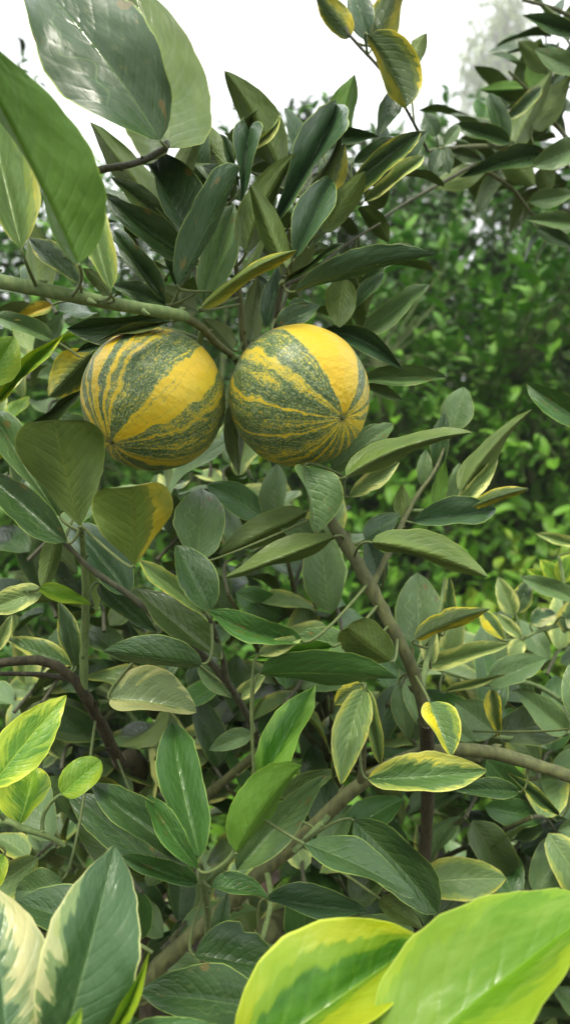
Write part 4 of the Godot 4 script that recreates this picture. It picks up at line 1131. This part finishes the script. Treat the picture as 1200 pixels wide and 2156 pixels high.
# ---------------------------------------------------------------- the small plants at the edges
func small_plants() -> void:
	# pale-leaved plant at the right edge
	var f1 := at(1200, 1500, 0.62)
	f1.y = 0.0
	var t := thing("variegated_plant", "citrus plant with small cream-edged leaves at right edge", "plant", f1)
	limb(t, "stem", M.bark, [f1 - Vector3(0, 0.03, 0), f1 + Vector3(0.01, 0.5, 0), at(1215, 1500, 0.62), at(1190, 1300, 0.62)], [0.009, 0.007, 0.004, 0.002])
	branch(t, "twig", M.stem, [[1195, 1310, 0.62, 2.0], [1130, 1330, 0.60, 1.7], [1098, 1345, 0.60, 1.4], [1050, 1345, 0.61, 1.2], [1010, 1290, 0.6, 1.0]])
	branch(t, "twig", M.stem, [[1098, 1345, 0.60, 1.3], [1090, 1310, 0.60, 1.1], [1080, 1280, 0.60, 0.9]])
	branch(t, "twig", M.stem, [[1190, 1300, 0.62, 1.8], [1185, 1220, 0.62, 1.5], [1175, 1170, 0.63, 1.2]])
	branch(t, "twig", M.stem, [[1215, 1500, 0.62, 2.4], [1120, 1545, 0.58, 2.0], [1040, 1550, 0.56, 1.6], [900, 1500, 0.54, 1.2], [880, 1400, 0.53, 1.0]])
	branch(t, "twig", M.stem, [[1215, 1500, 0.62, 2.2], [1120, 1440, 0.58, 1.7], [1030, 1440, 0.57, 1.4], [920, 1410, 0.55, 1.1]])
	lf(t, "pale", 1080, 1295, 1048, 1214, 22, 20, 0.60)
	lf(t, "margin", 1085, 1290, 1112, 1222, 20, 22, 0.61)
	lf(t, "creamwide", 1118, 1312, 1170, 1290, 22, 20, 0.60)
	lf(t, "pale", 1096, 1342, 1045, 1292, 14, 14, 0.59)
	lf(t, "half", 1012, 1288, 1062, 1348, 18, 18, 0.57)
	lf(t, "pale", 1096, 1348, 1074, 1392, 18, 18, 0.585)
	lf(t, "yband", 1190, 1330, 1205, 1260, 22, 22, 0.61)
	lf(t, "gray", 1212, 1262, 1096, 1216, 20, 22, 0.60)
	lf(t, "pale", 1222, 1150, 1128, 1124, 12, 14, 0.62)
	lf(t, "young", 1180, 1232, 1136, 1178, 18, 20, 0.64)
	lf(t, "young", 1182, 1228, 1205, 1160, 22, 20, 0.63)
	lf(t, "young", 1170, 1230, 1108, 1198, 14, 16, 0.65)
	lf(t, "creamwide", 1190, 1300, 1215, 1310, 20, 20, 0.60)
	lf(t, "gray", 1042, 1542, 958, 1478, 42, 40, 0.555)
	lf(t, "wide", 1034, 1452, 1050, 1552, 16, 18, 0.54)
	lf(t, "gray", 1192, 1542, 1082, 1450, 30, 28, 0.555)
	lf(t, "gray", 1222, 1522, 1208, 1388, 32, 30, 0.46)
	lf(t, "pale", 888, 1402, 1072, 1355, 20, 22, 0.53)
	lf(t, "gray", 1028, 1442, 1152, 1384, 32, 30, 0.56)
	lf(t, "pale", 936, 1458, 1066, 1420, 8, 9, 0.54)
	lf(t, "gray", 900, 1500, 1000, 1560, 28, 26, 0.55)
	for q in [[1150, 1420, 0.66, 30, -50, 0.03], [1010, 1400, 0.66, 30, -40, 0.03], [1120, 1570, 0.64, -40, -40, 0.03], [930, 1440, 0.66, -10, -70, 0.03]]:
		spray(t, q[0], q[1], q[2], q[3], q[4], q[5], 6, ["gray", "dark", "pale"], 130.0, int(q[0] + q[1]))

	# lime-leaved young plant at the left edge
	var f2 := at(-120, 1800, 0.40)
	f2.y = 0.0
	var y := thing("young_citrus_plant", "young citrus plant with lime green leaves at the left edge", "plant", f2)
	limb(y, "stem", M.stem, [f2 - Vector3(0, 0.03, 0), f2 + Vector3(0, 0.6, 0), at(-110, 1780, 0.40), at(-100, 1300, 0.42), at(-90, 900, 0.45), at(-60, 760, 0.46)], [0.007, 0.006, 0.005, 0.004, 0.003, 0.0015])
	branch(y, "twig", M.stem, [[-110, 1780, 0.40, 2.2], [0, 1730, 0.375, 1.7], [50, 1745, 0.375, 1.7], [100, 1760, 0.38, 1.5], [136, 1780, 0.385, 1.2]], 0.1)
	branch(y, "twig", M.stem, [[90, 1756, 0.38, 1.1], [92, 1720, 0.378, 1.0], [108, 1690, 0.374, 1.0], [130, 1672, 0.37, 0.9]], 0.1)
	branch(y, "twig", M.stem, [[-100, 1300, 0.42, 2.0], [20, 1250, 0.42, 1.4], [84, 1240, 0.415, 1.1]], 0.1)
	branch(y, "twig", M.stem, [[-90, 900, 0.45, 2.0], [-20, 850, 0.45, 1.4], [0, 842, 0.45, 1.1]], 0.1)
	lf(y, "young", -16, 1655, 141, 1464, 52, 52, 0.365, 0.02)
	lf(y, "lime", 130, 1672, 213, 1600, 36, 36, 0.37, 0.01, 0, "r")
	lf(y, "young", 42, 1736, 72, 1616, 60, 36, 0.38, 0.02, 0, "r")
	lf(y, "pale", 90, 1242, -32, 1284, 30, 28, 0.42)
	lf(y, "lime", 84, 1240, 192, 1273, 18, 16, 0.412)
	lf(y, "pale", -10, 1372, 26, 1294, 14, 14, 0.45)
	lf(y, "young", -6, 848, 135, 706, 16, 15, 0.45)
	lf(y, "lime", -26, 812, 32, 708, 40, 42, 0.43)
	lf(y, "young", 10, 1800, -40, 1880, 30, 30, 0.40)
	lf(y, "pale", -20, 850, 60, 770, 18, 18, 0.48)
	for q in [[60, 800, 0.62, 30, -60, 0.03], [40, 690, 0.66, 50, 30, 0.03], [100, 880, 0.62, 60, -30, 0.03], [480, 1040, 0.64, 20, -60, 0.03], [440, 1010, 0.66, -10, -50, 0.02], [530, 1010, 0.66, 20, -40, 0.02], [20, 960, 0.62, -10, -50, 0.02]]:
		spray(y, q[0], q[1], q[2], q[3], q[4], q[5], 6, ["young", "pale", "fresh", "gray"], 125.0, int(q[0] * 2 + q[1]))

	# cream-edged seedling in the bottom left corner
	var f3 := at(140, 2300, 0.30)
	f3.y = 0.0
	var c := thing("citrus_seedling", "citrus seedling with big cream-edged leaves in the bottom left corner", "plant", f3)
	limb(c, "stem", M.stem, [f3 - Vector3(0, 0.03, 0), f3 + Vector3(0.005, 0.5, 0), at(140, 2330, 0.29)], [0.006, 0.005, 0.0025])
	lf(c, "cream", 128, 2214, 241, 1781, 90, 108, 0.275, 0.03, -4, "s")
	lf(c, "lime", 214, 2204, 314, 2006, 6, 26, 0.285, 0.0, -8)
	lf(c, "creamwide", 22, 2264, -22, 1858, 92, 104, 0.262, 0.03, 0, "s")
	lf(c, "lime", 140, 2192, 173, 2121, 14, 15, 0.255)
	lf(c, "green", 250, 2206, 456, 2160, 38, 38, 0.285)

	# yellow-green seedling in the bottom right corner
	var f4 := at(820, 2320, 0.28)
	f4.y = 0.0
	var s := thing("citrus_seedling", "citrus seedling with big bright yellow-green leaves in the bottom right corner", "plant", f4)
	limb(s, "stem", M.stem, [f4 - Vector3(0, 0.03, 0), f4 + Vector3(0.005, 0.5, 0), at(760, 2330, 0.275)], [0.006, 0.005, 0.0025])
	lf(s, "limeband", 500, 2262, 894, 1978, 138, 66, 0.265, 0.03, 4)
	lf(s, "lime", 806, 2270, 1310, 1872, 158, 108, 0.25, 0.03, 6)
